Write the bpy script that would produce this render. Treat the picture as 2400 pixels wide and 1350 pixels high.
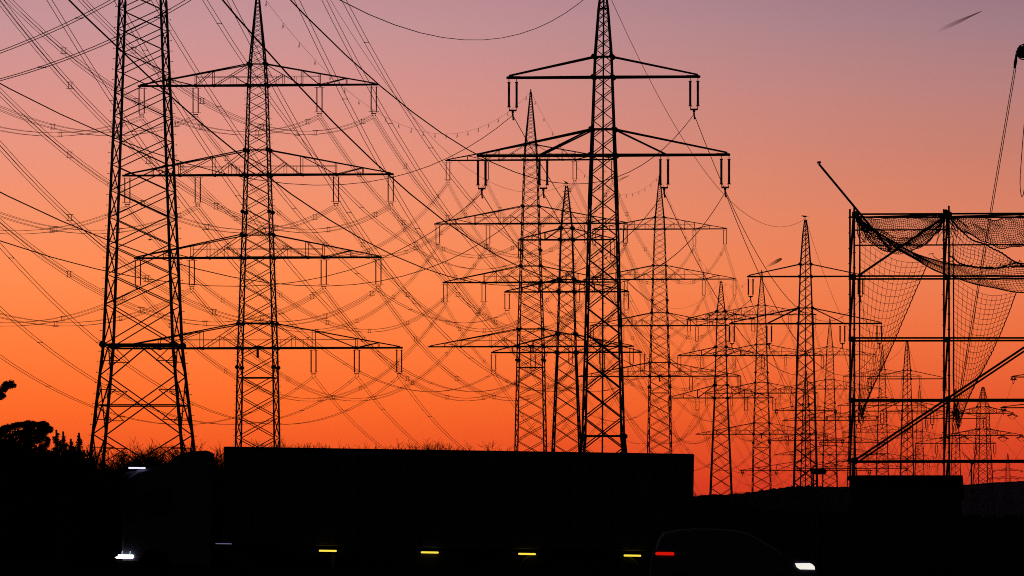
import bpy, math, random
import numpy as np
from math import radians, atan, sin, cos, pi

# ------------------------------------------------------------------ scene, camera, sky
S = bpy.context.scene
for o in list(bpy.data.objects):
    bpy.data.objects.remove(o)
F = 15660.0          # focal length in photo pixels (2400 wide)
HY = 1240.0          # horizon row in the photo
EYE = 1.7            # eye height over the road, metres

cam_d = bpy.data.cameras.new('camera')
cam_d.sensor_width = 36.0
cam_d.lens = 36.0 * F / 2400.0
cam_d.shift_y = (HY - 675.0) / 2400.0
cam_d.clip_start = 1.0
cam_d.clip_end = 60000.0
cam = bpy.data.objects.new('camera', cam_d)
cam.location = (0, 0, EYE)
cam.rotation_euler = (radians(90), 0, 0)
S.collection.objects.link(cam)
S.camera = cam

S.view_settings.view_transform = 'Standard'
S.view_settings.look = 'None'
S.view_settings.exposure = 0.0
S.view_settings.gamma = 1.0
S.view_settings.use_curve_mapping = False
S.render.engine = 'CYCLES'
S.cycles.use_denoising = False
S.cycles.max_bounces = 3
S.cycles.diffuse_bounces = 1
S.cycles.glossy_bounces = 2
S.cycles.transparent_max_bounces = 8
S.cycles.volume_bounces = 0
S.cycles.filter_width = 1.0
S.cycles.sample_clamp_indirect = 0.25


def lin(c):
    c = c / 255.0
    return c / 12.92 if c <= 0.04045 else ((c + 0.055) / 1.055) ** 2.4


def rgb(r, g, b, a=1.0):
    return (lin(r), lin(g), lin(b), a)


def build_sky():
    w = bpy.data.worlds.new('World')
    S.world = w
    w.use_nodes = True
    nt = w.node_tree
    N, L = nt.nodes, nt.links
    N.clear()

    def math_(op, a, b=None, clamp=False):
        n = N.new('ShaderNodeMath')
        n.operation = op
        n.use_clamp = clamp
        for i, v in enumerate((a, b)):
            if v is None:
                continue
            if isinstance(v, (int, float)):
                n.inputs[i].default_value = v
            else:
                L.new(v, n.inputs[i])
        return n.outputs[0]

    def ramp(fac, stops):
        n = N.new('ShaderNodeValToRGB')
        n.color_ramp.interpolation = 'EASE' if False else 'LINEAR'
        e = n.color_ramp.elements
        while len(e) > 1:
            e.remove(e[-1])
        e[0].position, e[0].color = stops[0]
        for p, c in stops[1:]:
            x = e.new(p)
            x.color = c
        L.new(fac, n.inputs[0])
        return n.outputs[0]

    def mix(f, a, b):
        n = N.new('ShaderNodeMix')
        n.data_type = 'RGBA'
        L.new(f, n.inputs[0])
        L.new(a, n.inputs[6])
        L.new(b, n.inputs[7])
        return n.outputs[2]

    def smooth(v, lo, hi):
        n = N.new('ShaderNodeMapRange')
        n.interpolation_type = 'SMOOTHSTEP'
        L.new(v, n.inputs[0])
        n.inputs[1].default_value = lo
        n.inputs[2].default_value = hi
        return n.outputs[0]

    tc = N.new('ShaderNodeTexCoord')
    sep = N.new('ShaderNodeSeparateXYZ')
    L.new(tc.outputs['Generated'], sep.inputs[0])
    x, y, z = sep.outputs
    hor = math_('SQRT', math_('ADD', math_('MULTIPLY', x, x), math_('MULTIPLY', y, y)))
    tan_el = math_('DIVIDE', z, math_('MAXIMUM', hor, 1e-4))
    # elevation, 0 at the horizon, 1 at about 9 degrees
    el = math_('MULTIPLY', tan_el, F / 2480.0, clamp=True)

    def st(tab):
        out = [((HY - py) / 2480.0, rgb(*c)) for py, c in tab]
        return sorted(out, key=lambda t: t[0])
    west = ramp(el, st([(1240, (220, 54, 28)), (1130, (238, 72, 30)), (1050, (248, 92, 35)), (950, (253, 107, 40)),
                        (800, (252, 122, 58)), (650, (249, 135, 77)), (500, (237, 140, 99)),
                        (350, (224, 142, 120)), (200, (208, 141, 133)), (60, (191, 141, 143)),
                        (-60, (180, 134, 142)), (-400, (140, 118, 140)), (-1240, (72, 76, 110))]))
    north = ramp(el, st([(1240, (188, 44, 30)), (1130, (206, 54, 31)), (1050, (219, 67, 35)), (950, (226, 84, 42)),
                         (800, (230, 106, 60)), (650, (225, 120, 79)), (500, (210, 122, 94)),
                         (350, (190, 120, 104)), (200, (173, 120, 117)), (60, (153, 117, 124)),
                         (-60, (138, 107, 122)), (-400, (108, 94, 120)), (-1240, (58, 62, 96))]))
    az = math_('DIVIDE', x, math_('MAXIMUM', hor, 1e-4))
    gl = mix(smooth(az, -0.05, 0.095), west, north)
    gs = N.new('ShaderNodeVectorMath')
    gs.operation = 'SCALE'
    L.new(gl, gs.inputs[0])
    gs.inputs[3].default_value = 1.16
    glow = gs.outputs[0]
    # the night side: a clear-sky model with the sun just on the western horizon, very dim
    sky = N.new('ShaderNodeTexSky')
    sky.sky_type = 'NISHITA'
    sky.sun_disc = False
    sky.sun_elevation = radians(0.5)
    sky.sun_rotation = radians(-8)
    dim = N.new('ShaderNodeVectorMath')
    dim.operation = 'SCALE'
    L.new(sky.outputs[0], dim.inputs[0])
    dim.inputs[3].default_value = 0.022
    facing = math_('DIVIDE', y, math_('MAXIMUM', hor, 1e-4))
    side = smooth(facing, 0.55, 0.985)
    low = math_('SUBTRACT', 1.0, smooth(tan_el, 0.09, 0.30))
    tot = mix(math_('MULTIPLY', side, low), dim.outputs[0], glow)
    bg = N.new('ShaderNodeBackground')
    L.new(tot, bg.inputs[0])
    bg.inputs[1].default_value = 1.0
    out = N.new('ShaderNodeOutputWorld')
    L.new(bg.outputs[0], out.inputs[0])


build_sky()

# ------------------------------------------------------------------ materials


def material(name, col, rough=0.8, metal=0.0, vary=0.35, scale=3.0, spec=0.2, coat=0.0):
    m = bpy.data.materials.new(name)
    m.use_nodes = True
    nt = m.node_tree
    b = nt.nodes['Principled BSDF']
    tc = nt.nodes.new('ShaderNodeTexCoord')
    nz = nt.nodes.new('ShaderNodeTexNoise')
    nz.inputs['Scale'].default_value = scale
    nz.inputs['Detail'].default_value = 5
    nt.links.new(tc.outputs['Object'], nz.inputs['Vector'])
    r = nt.nodes.new('ShaderNodeValToRGB')
    r.color_ramp.elements[0].position = 0.3
    r.color_ramp.elements[1].position = 0.7
    r.color_ramp.elements[0].color = tuple(c * (1 - vary) for c in col) + (1,)
    r.color_ramp.elements[1].color = tuple(min(1, c * (1 + vary)) for c in col) + (1,)
    nt.links.new(nz.outputs['Fac'], r.inputs[0])
    nt.links.new(r.outputs[0], b.inputs['Base Color'])
    b.inputs['Roughness'].default_value = rough
    b.inputs['Metallic'].default_value = metal
    b.inputs['Specular IOR Level'].default_value = spec
    if coat:
        b.inputs['Coat Weight'].default_value = coat
        b.inputs['Coat Roughness'].default_value = 0.08
    return m


def lamp_material(name, col, strength):
    m = bpy.data.materials.new(name)
    m.use_nodes = True
    nt = m.node_tree
    b = nt.nodes['Principled BSDF']
    b.inputs['Base Color'].default_value = col
    b.inputs['Emission Color'].default_value = col
    b.inputs['Emission Strength'].default_value = strength
    return m


M = {
    'steel': material('weathered_steel', (0.055, 0.052, 0.05), 0.75, 0.0, 0.3, 1.5),
    'porcelain': material('brown_porcelain', (0.045, 0.022, 0.014), 0.5, 0.0, 0.2, 4),
    'wire': material('stranded_wire', (0.03, 0.024, 0.022), 0.9, 0.0, 0.2, 2),
    'tube': material('scaffold_tube', (0.06, 0.06, 0.06), 0.7, 0.0, 0.3, 3),
    'net': material('net_cord', (0.02, 0.02, 0.02), 0.95, 0.0, 0.3, 6, 0.0),
    'rope': material('rope_fibre', (0.03, 0.025, 0.02), 0.95, 0.0, 0.3, 20, 0.0),
    'asphalt': material('asphalt', (0.045, 0.045, 0.047), 0.95, 0.0, 0.25, 1.2, 0.0),
    'marking': material('road_marking', (0.6, 0.6, 0.58), 0.9, 0.0, 0.15, 2, 0.0),
    'soil': material('winter_grass', (0.03, 0.028, 0.016), 1.0, 0.0, 0.5, 0.15, 0.0),
    'hill': material('hill_scrub', (0.06, 0.045, 0.055), 1.0, 0.0, 0.5, 0.02, 0.0),
    'bark': material('dark_bark', (0.03, 0.022, 0.016), 0.95, 0.0, 0.4, 5, 0.0),
    'needle': material('pine_needle', (0.02, 0.032, 0.016), 0.9, 0.0, 0.5, 3, 0.1),
    'leaf': material('evergreen_leaf', (0.02, 0.03, 0.015), 0.95, 0.0, 0.5, 3, 0.0),
    'trailer': material('trailer_tarpaulin', (0.05, 0.05, 0.055), 0.9, 0.0, 0.2, 0.6, 0.0),
    'cab': material('cab_paint', (0.085, 0.08, 0.13), 0.8, 0.0, 0.1, 1.0, 0.0),
    'car': material('car_paint', (0.065, 0.065, 0.12), 0.45, 0.0, 0.1, 1.0, 0.12),
    'glass': material('tinted_glass', (0.01, 0.01, 0.012), 0.15, 0.0, 0.1, 1.0, 0.5),
    'rubber': material('tyre_rubber', (0.015, 0.015, 0.015), 0.9, 0.0, 0.2, 8, 0.1),
    'rim': material('wheel_alloy', (0.15, 0.15, 0.16), 0.5, 0.4, 0.2, 4),
    'chassis': material('chassis_black', (0.02, 0.02, 0.02), 0.9, 0.0, 0.2, 4, 0.0),
    'timber': material('hut_timber', (0.04, 0.03, 0.022), 0.95, 0.0, 0.4, 3, 0.0),
    'felt': material('roof_felt', (0.025, 0.025, 0.025), 0.95, 0.0, 0.3, 5, 0.0),
    'feather': material('dark_feather', (0.02, 0.018, 0.018), 0.9, 0.0, 0.3, 20, 0.0),
    'white': lamp_material('headlamp_white', (1.0, 0.97, 0.92, 1), 2.2),
    'car_white': lamp_material('car_headlamp', (0.95, 0.9, 0.82, 1), 0.95),
    'cold': lamp_material('cold_white_lamp', (0.86, 0.84, 1.0, 1), 1.1),
    'cyan': lamp_material('cold_blue_lamp', (0.35, 0.62, 0.7, 1), 0.75),
    'blue': lamp_material('faint_blue_lamp', (0.35, 0.33, 0.62, 1), 0.32),
    'amber': lamp_material('amber_marker', (1.0, 0.76, 0.07, 1), 1.05),
    'red': lamp_material('red_tail_lamp', (0.74, 0.008, 0.003, 1), 0.85),
    'beacon': lamp_material('red_beacon', (1.0, 0.10, 0.10, 1), 1.0),
}

# ------------------------------------------------------------------ mesh helpers


class MB:
    def __init__(self):
        self.v = []
        self.f = []

    def add(self, vs, fs):
        n = len(self.v)
        self.v += [tuple(map(float, p)) for p in vs]
        self.f += [tuple(i + n for i in f) for f in fs]

    def bar(self, p, q, w, d=None):
        p = np.array(p, float)
        q = np.array(q, float)
        a = q - p
        l = np.linalg.norm(a)
        if l < 1e-6:
            return
        a /= l
        u = np.cross(a, (0, 0, 1.0))
        if np.linalg.norm(u) < 0.05:
            u = np.cross(a, (0, 1.0, 0))
        u /= np.linalg.norm(u)
        v = np.cross(u, a)
        u = u * w / 2
        v = v * (d or w) / 2
        c = [p - u - v, p + u - v, p + u + v, p - u + v, q - u - v, q + u - v, q + u + v, q - u + v]
        self.add(c, [(3, 2, 1, 0), (4, 5, 6, 7), (0, 1, 5, 4), (1, 2, 6, 5), (2, 3, 7, 6), (3, 0, 4, 7)])

    def tube(self, pts, r, n=4, r2=None):
        pts = [np.array(p, float) for p in pts]
        m = len(pts)
        base = len(self.v)
        for i, p in enumerate(pts):
            a = pts[min(i + 1, m - 1)] - pts[max(i - 1, 0)]
            a = a / max(np.linalg.norm(a), 1e-9)
            u = np.cross(a, (0, 0, 1.0))
            if np.linalg.norm(u) < 0.05:
                u = np.cross(a, (0, 1.0, 0))
            u /= np.linalg.norm(u)
            v = np.cross(u, a)
            rr = r if r2 is None else r + (r2 - r) * i / max(m - 1, 1)
            for k in range(n):
                t = 2 * pi * k / n + pi / 4
                self.v.append(tuple(p + u * cos(t) * rr + v * sin(t) * rr))
        for i in range(m - 1):
            for k in range(n):
                a0 = base + i * n + k
                a1 = base + i * n + (k + 1) % n
                self.f.append((a0, a1, a1 + n, a0 + n))
        self.f.append(tuple(base + k for k in reversed(range(n))))
        self.f.append(tuple(base + (m - 1) * n + k for k in range(n)))

    def box(self, lo, hi):
        x0, y0, z0 = lo
        x1, y1, z1 = hi
        self.add([(x0, y0, z0), (x1, y0, z0), (x1, y1, z0), (x0, y1, z0), (x0, y0, z1), (x1, y0, z1), (x1, y1, z1), (x0, y1, z1)],
                 [(3, 2, 1, 0), (4, 5, 6, 7), (0, 1, 5, 4), (1, 2, 6, 5), (2, 3, 7, 6), (3, 0, 4, 7)])

    def lathe(self, prof, c, n=8, axis='z'):
        base = len(self.v)
        for r, h in prof:
            for k in range(n):
                t = 2 * pi * k / n
                if axis == 'z':
                    self.v.append((c[0] + r * cos(t), c[1] + r * sin(t), c[2] + h))
                else:
                    self.v.append((c[0] + r * cos(t), c[1] + h, c[2] + r * sin(t)))
        for i in range(len(prof) - 1):
            for k in range(n):
                a0 = base + i * n + k
                a1 = base + i * n + (k + 1) % n
                self.f.append((a0, a1, a1 + n, a0 + n))
        self.f.append(tuple(base + k for k in reversed(range(n))))
        self.f.append(tuple(base + (len(prof) - 1) * n + k for k in range(n)))

    def plate(self, c, r, d, n=8):
        """upright gusset plate facing along y"""
        base = len(self.v)
        for s in (-1, 1):
            for k in range(n):
                t = 2 * pi * (k + 0.5) / n
                self.v.append((c[0] + r * cos(t), c[1] + s * d / 2, c[2] + r * sin(t)))
        self.f.append(tuple(base + k for k in range(n)))
        self.f.append(tuple(base + n + k for k in reversed(range(n))))
        for k in range(n):
            self.f.append((base + k, base + n + k, base + n + (k + 1) % n, base + (k + 1) % n))

    def mesh(self, name):
        me = bpy.data.meshes.new(name)
        me.from_pydata(self.v, [], self.f)
        me.update()
        return me


def link(name, me, mat=None, parent=None, loc=None):
    o = bpy.data.objects.new(name, me)
    S.collection.objects.link(o)
    if mat is not None and me is not None and len(me.materials) == 0:
        me.materials.append(mat)
    if parent is not None:
        o.parent = parent
    if loc is not None:
        o.location = loc
    return o


def part(name, mb, mat, parent, loc=None):
    return link(name, mb.mesh(name), M[mat], parent, loc)


def tag(o, label, cat, group=None):
    o['label'] = label
    o['category'] = cat
    if group:
        o['group'] = group
    return o


def thing(name, label, cat, loc=(0, 0, 0), rz=0.0, group=None):
    o = bpy.data.objects.new(name, None)
    o.empty_display_size = 0.5
    S.collection.objects.link(o)
    o.location = loc
    o.rotation_euler = (0, 0, rz)
    return tag(o, label, cat, group)


def setting(name, mb, mat, kind='structure'):
    o = link(name, mb.mesh(name), M[mat])
    o['kind'] = kind
    return o


def W(px, py, D):
    """world point seen at a photo pixel at distance D"""
    return np.array([(px - 1200.0) / F * D, D, EYE + (HY - py) / F * D])


# ------------------------------------------------------------------ ground and road
XC = -1.6


def gz(x, y):
    """the motorway runs slightly downhill to the right; flat fields beyond"""
    xx = max(-45.0, min(45.0, x - XC))
    w = max(0.0, min(1.0, (420.0 - y) / 150.0))
    return -0.0157 * xx * w


def build_ground():
    mb = MB()
    ys = [20, 60, 100, 140, 165, 172, 180, 190, 200, 206, 225, 260, 300, 340, 380, 430, 700, 1500, 4000, 12000, 40000]
    xs = [-20000, -6000, -1500, -300, -120, -60, -47, -30, -15, 0, 15, 30, 47, 60, 120, 300, 1500, 6000, 20000]
    n = len(xs)
    vs = [(x, y, gz(x, y)) for y in ys for x in xs]
    fs = [(j * n + i, j * n + i + 1, (j + 1) * n + i + 1, (j + 1) * n + i) for j in range(len(ys) - 1) for i in range(n - 1)]
    mb.add(vs, fs)
    setting('ground', mb, 'soil')
    rx = [-300, -120, -60, -47, -30, -15, 0, 15, 30, 47, 60, 120, 300]

    def strip(name, y0, y1, dz, mat, kind=True):
        m = MB()
        k = len(rx)
        m.add([(x, y, gz(x, y) + dz) for y in (y0, y1) for x in rx],
              [(i, i + 1, k + i + 1, k + i) for i in range(k - 1)])
        return setting(name, m, mat)
    strip('road', 172.5, 201.5, 0.004, 'asphalt')
    m = MB()
    for y in (174.0, 183.5, 190.3, 199.9):
        for a, b in zip(rx[:-1], rx[1:]):
            m.add([(a, y, gz(a, y) + 0.008), (b, y, gz(b, y) + 0.008), (b, y + 0.15, gz(b, y) + 0.008), (a, y + 0.15, gz(a, y) + 0.008)], [(0, 1, 2, 3)])
    for y in (177.8, 181.0, 193.6, 196.8):
        for k in range(-8, 9):
            a = k * 18.0 - 3
            b = a + 6
            if abs(a - XC) < 43:
                m.add([(a, y, gz(a, y) + 0.008), (b, y, gz(b, y) + 0.008), (b, y + 0.15, gz(b, y) + 0.008), (a, y + 0.15, gz(a, y) + 0.008)], [(0, 1, 2, 3)])
    setting('road_markings', m, 'marking')


build_ground()


def build_hills():
    rnd = random.Random(5)

    def ridge(name, D, depth, prof, mat, jag, step):
        """ridge whose crest passes through (px, py) points seen at distance D"""
        mb = MB()
        pxs = [p[0] for p in prof]
        pys = [p[1] for p in prof]
        rows = [(-1.0, 0.0), (-0.6, 0.45), (-0.25, 0.85), (0, 1.0), (0.3, 0.9), (1.0, 0.0)]
        cols = np.arange(pxs[0], pxs[-1] + 1, step)
        n = len(cols)
        for k, (t, hgt) in enumerate(rows):
            for px in cols:
                z = EYE + (HY - np.interp(px, pxs, pys)) / F * D
                z += (rnd.random() - 0.5) * jag if 0 < hgt else 0
                mb.v.append(((px - 1200) / F * D, D + t * depth, z * hgt - (1.0 if hgt == 0 else 0)))
        for k in range(len(rows) - 1):
            for i in range(n - 1):
                mb.f.append((k * n + i, k * n + i + 1, (k + 1) * n + i + 1, (k + 1) * n + i))
        return setting(name, mb, mat)
    ridge('hill', 2120, 90, [(1300, 1215), (1480, 1185), (1600, 1166), (1660, 1160), (1740, 1156), (1800, 1147), (1860, 1140), (1900, 1138),
                            (1950, 1142), (2000, 1150), (2080, 1168), (2160, 1195), (2260, 1225)], 'hill', 0.5, 4)
    ridge('far_hills', 8000, 900, [(1500, 1215), (1700, 1185), (1850, 1160), (1940, 1142), (1990, 1141), (2060, 1150), (2150, 1146), (2230, 1138), (2290, 1134),
                                  (2340, 1130), (2400, 1127), (2560, 1124), (2900, 1140), (3400, 1200)], 'hill', 0.8, 8)


build_hills()


def build_bank():
    rnd = random.Random(3)
    mb = MB()
    pxs = [-700, -300, 0, 190, 250, 330, 640, 900, 1200, 1450, 1600, 1800, 2100, 2600, 3000]
    pys = [1100, 1090, 1084, 1092, 1140, 1156, 1158, 1150, 1150, 1165, 1185, 1195, 1205, 1210, 1215]
    cols = np.arange(-700, 3001, 6)
    n = len(cols)
    rows = [(-9, 0.0), (-5, 0.5), (-1.5, 0.93), (0.5, 1.0), (3, 0.8), (9, 0.0)]
    for dy, h in rows:
        for px in cols:
            D = 276.0
            x = (px - 1200) / F * D
            z = EYE + (HY - np.interp(px, pxs, pys)) / F * D - gz(x, D)
            mb.v.append((x, D + dy, gz(x, D) - 0.3 + (z + 0.3) * h + ((rnd.random() - .5) * 0.22 if h else 0)))
    for k in range(len(rows) - 1):
        for i in range(n - 1):
            mb.f.append((k * n + i, k * n + i + 1, (k + 1) * n + i + 1, (k + 1) * n + i))
    setting('embankment', mb, 'soil')


build_bank()

# ------------------------------------------------------------------ lattice towers


def interp(tab, z):
    zs = [t[0] for t in tab]
    hs = [t[1] for t in tab]
    return float(np.interp(z, zs, hs))


def lattice(root, prof, z_hi, z_lo, leg_w, br_w, ratio, levels=(), bolts=False, waist=None, gus=(), gus_r=0.5, mid_rail=False):
    """four legs (each a part), the braces (one part). prof: (z, half width), rising z"""
    def taper(w, z):
        return w * (1.0 - 0.45 * max(0.0, min(1.0, (z - z_lo) / (z_hi - z_lo))))
    for sx in (-1, 1):
        for sy in (-1, 1):
            mb = MB()
            zs = sorted({z_lo, z_hi} | {t[0] for t in prof if z_lo < t[0] < z_hi} | set(np.linspace(z_lo, z_hi, 7)[1:-1].tolist()))
            for a, b in zip(zs[:-1], zs[1:]):
                ha, hb = interp(prof, a), interp(prof, b)
                mb.bar((sx * ha, sy * ha, a), (sx * hb, sy * hb, b), taper(leg_w, (a + b) / 2))
            for z in gus:
                h = interp(prof, z)
                mb.plate((sx * (h + 0.05), sy * h, z), gus_r, leg_w * 1.1)
            if bolts and sx * sy < 0 or bolts == 2:
                z = 2.5
                k = 0
                while z < z_hi:
                    h = interp(prof, z)
                    mb.bar((sx * h, sy * h, z), (sx * (h + leg_w / 2 + 0.22), sy * h, z), 0.035)
                    mb.box((sx * (h + leg_w / 2 + 0.2) - 0.02, sy * h - 0.02, z - 0.05), (sx * (h + leg_w / 2 + 0.2) + 0.02, sy * h + 0.02, z + 0.05))
                    z += 0.84
                    k += 1
            part('leg', mb, 'steel', root)
    mb = MB()

    def face_pts(z, f):
        h = interp(prof, z)
        return {0: ((-h, -h, z), (h, -h, z)), 1: ((h, -h, z), (h, h, z)), 2: ((h, h, z), (-h, h, z)), 3: ((-h, h, z), (-h, -h, z))}[f]
    z = z_hi
    stop = waist if waist else z_lo
    while z > stop + 0.3:
        h = interp(prof, z)
        zn = max(stop, z - max(0.5, 2 * h * ratio))
        if zn - stop < 0.35 * (z - zn):
            zn = stop
        for f in range(4):
            a, b = face_pts(z, f)
            c, d = face_pts(zn, f)
            mb.bar(a, d, taper(br_w, z))
            mb.bar(b, c, taper(br_w, z))
        z = zn
    for z in levels:
        for f in range(4):
            a, b = face_pts(z, f)
            mb.bar(a, b, taper(br_w, z) * 1.4)
    if waist:
        mid = lambda p, q, t=0.5: tuple(p[i] + (q[i] - p[i]) * t for i in range(3))
        zl = [waist, waist - 2.5, waist - 7.2, waist - 11.4, z_lo]
        for f in range(4):
            a, b = face_pts(zl[0], f)
            mb.bar(a, b, br_w * 1.8)
            c, d = face_pts(zl[1], f)
            m0 = mid(a, b)
            mb.bar(m0, c, br_w)
            mb.bar(m0, d, br_w)
            e, g = face_pts(zl[2], f)
            mb.bar(c, g, br_w)
            mb.bar(d, e, br_w)
            zm = (zl[1] + zl[2]) / 2
            p, q = face_pts(zm, f)
            mb.bar(p, q, br_w * 1.1)
            i, j = face_pts(zl[3], f)
            m3 = mid(i, j)
            z7 = (zl[2] * 0.52 + zl[3] * 0.48)
            m2 = mid(*face_pts(zl[2] - 2.2, f))
            mb.bar(e, m2, br_w)
            mb.bar(g, m2, br_w)
            k, l = face_pts(z_lo, f)
            mb.bar(m2, k, br_w)
            mb.bar(m2, l, br_w)
            # secondary members between the legs and the main diagonals
            for (za, zb, up, fr) in ((zl[0], zl[1], 0, 0.52), (zl[1], zm, 1, 0.48), (zm, zl[2], 0, 0.5), (zl[2], zl[2] - 2.2, 1, 0.48)):
                zz = za + (zb - za) * fr
                la, lb = face_pts(zz, f)
                wd = {0: 0.25, 1: 0.23, 2: 0.2, 3: 0.24}[[zl[0], zl[1], zm, zl[2]].index(za)]
                pa, pb = mid(la, lb, wd), mid(la, lb, 1 - wd)
                mb.bar(la, pa, br_w * 0.7)
                mb.bar(lb, pb, br_w * 0.7)
                zo = za if not up else zb
                oa, ob = face_pts(zo, f)
                mb.bar(oa, pa, br_w * 0.7)
                mb.bar(ob, pb, br_w * 0.7)
    part('bracing', mb, 'steel', root)
    if mid_rail:
        mb = MB()
        zs = [z_lo + 2.5, z_hi]
        h = interp(prof, z_lo + 2.5)
        n = 14
        pts = []
        for i in range(n + 1):
            z = zs[0] + (zs[1] - zs[0]) * i / n
            pts.append((0.05, -interp(prof, z) - 0.05, z))
        mb.tube(pts, 0.08, 4)
        z = zs[0]
        k = 0
        while z < zs[1]:
            s = 1 if k % 2 else -1
            mb.bar((0.05, -interp(prof, z) - 0.05, z), (0.05 + s * 0.24, -interp(prof, z) - 0.05, z), 0.03)
            z += 0.42
            k += 1
        part('ladder', mb, 'steel', root)


INS = {}


def insulator_mesh(kind):
    """double hanging string: top fitting at z=0, conductor clamp at the bottom"""
    if kind in INS:
        return INS[kind]
    mb = MB()
    L, sp, r, yoke, horn = {'quad': (3.3, 0.70, 0.085, 0.36, 0.5), 'heavy': (1.72, 0.54, 0.09, 0.30, 0.14), 'twin': (2.1, 0.66, 0.075, 0.5, 0.25),
                            'slim': (2.9, 0.66, 0.095, 0.36, 0.3)}[kind]
    for s in (-1, 1):
        x = s * sp / 2
        mb.bar((x, 0, 0.1), (x, 0, -0.3), 0.05)
        prof = []
        n = 26
        for i in range(n):
            z0 = -0.25 - L * i / n
            prof += [(r * 0.72, z0), (r, z0 - L / n * 0.3), (r, z0 - L / n * 0.65), (r * 0.72, z0 - L / n * 0.98)]
        mb.lathe(prof, (x, 0, 0), 8)
        for z in (-0.25, -0.25 - L):
            mb.bar((x - horn * 0.62, 0, z), (x + horn * 0.62, 0, z), 0.05)
            for e in (-1, 1):
                mb.bar((x + e * horn * 0.62, 0, z - 0.05), (x + e * horn * 0.62, 0, z + 0.05), 0.05)
        mb.bar((x, 0, -0.2 - L), (x * 0.85, 0, -0.5 - L), 0.05)
    zb = -0.5 - L
    mb.bar((-sp / 2, 0, zb), (sp / 2, 0, zb), 0.08, 0.12)
    if kind == 'heavy':
        mb.lathe([(0.04, 0), (0.09, -0.08), (0.09, -0.16), (0.04, -0.24)], (0, 0, zb), 6)
        mb.bar((0, -0.25, zb - 0.30), (0, 0.25, zb - 0.30), 0.1)
        mb.bar((0, -0.15, zb - 0.3), (0.05, -0.2, zb - 0.62), 0.07)
        mb.lathe([(0.03, 0), (0.08, -0.05), (0.03, -0.14)], (0.06, -0.2, zb - 0.58), 6)
        att = zb - 0.34
    else:
        for s in (-1, 1):
            mb.bar((s * yoke / 2, 0, zb), (s * yoke * 0.62, 0, zb - 0.35), 0.05)
            mb.bar((s * yoke * 0.62, -0.15, zb - 0.35), (s * yoke * 0.62, 0.15, zb - 0.35), 0.07)
        att = zb - 0.38
    me = mb.mesh('insulator')
    me.materials.append(M['porcelain'])
    INS[kind] = (me, att)
    return INS[kind]


def strain_mesh(L):
    key = ('strain', L)
    if key in INS:
        return INS[key]
    mb = MB()
    for sy in (-1, 1):
        for s in (-1, 1):
            p0 = np.array([s * 0.25, 0, -0.1])
            p1 = np.array([s * 0.25, sy * L, -0.1 - 0.16 * L])
            mb.tube([p0 + (p1 - p0) * t for t in (0, .5, 1)], 0.09, 6)
        mb.bar((-0.35, sy * L, -0.1 - 0.16 * L), (0.35, sy * L, -0.1 - 0.16 * L), 0.16)
    pts = [(0, -L + 2 * L * t, -0.1 - 0.16 * L - 4 * 0.7 * t * (1 - t)) for t in np.linspace(0, 1, 12)]
    mb.tube(pts, 0.05, 4)
    me = mb.mesh('insulator')
    me.materials.append(M['porcelain'])
    INS[key] = (me, -0.1 - 0.16 * L)
    return INS[key]


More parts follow.
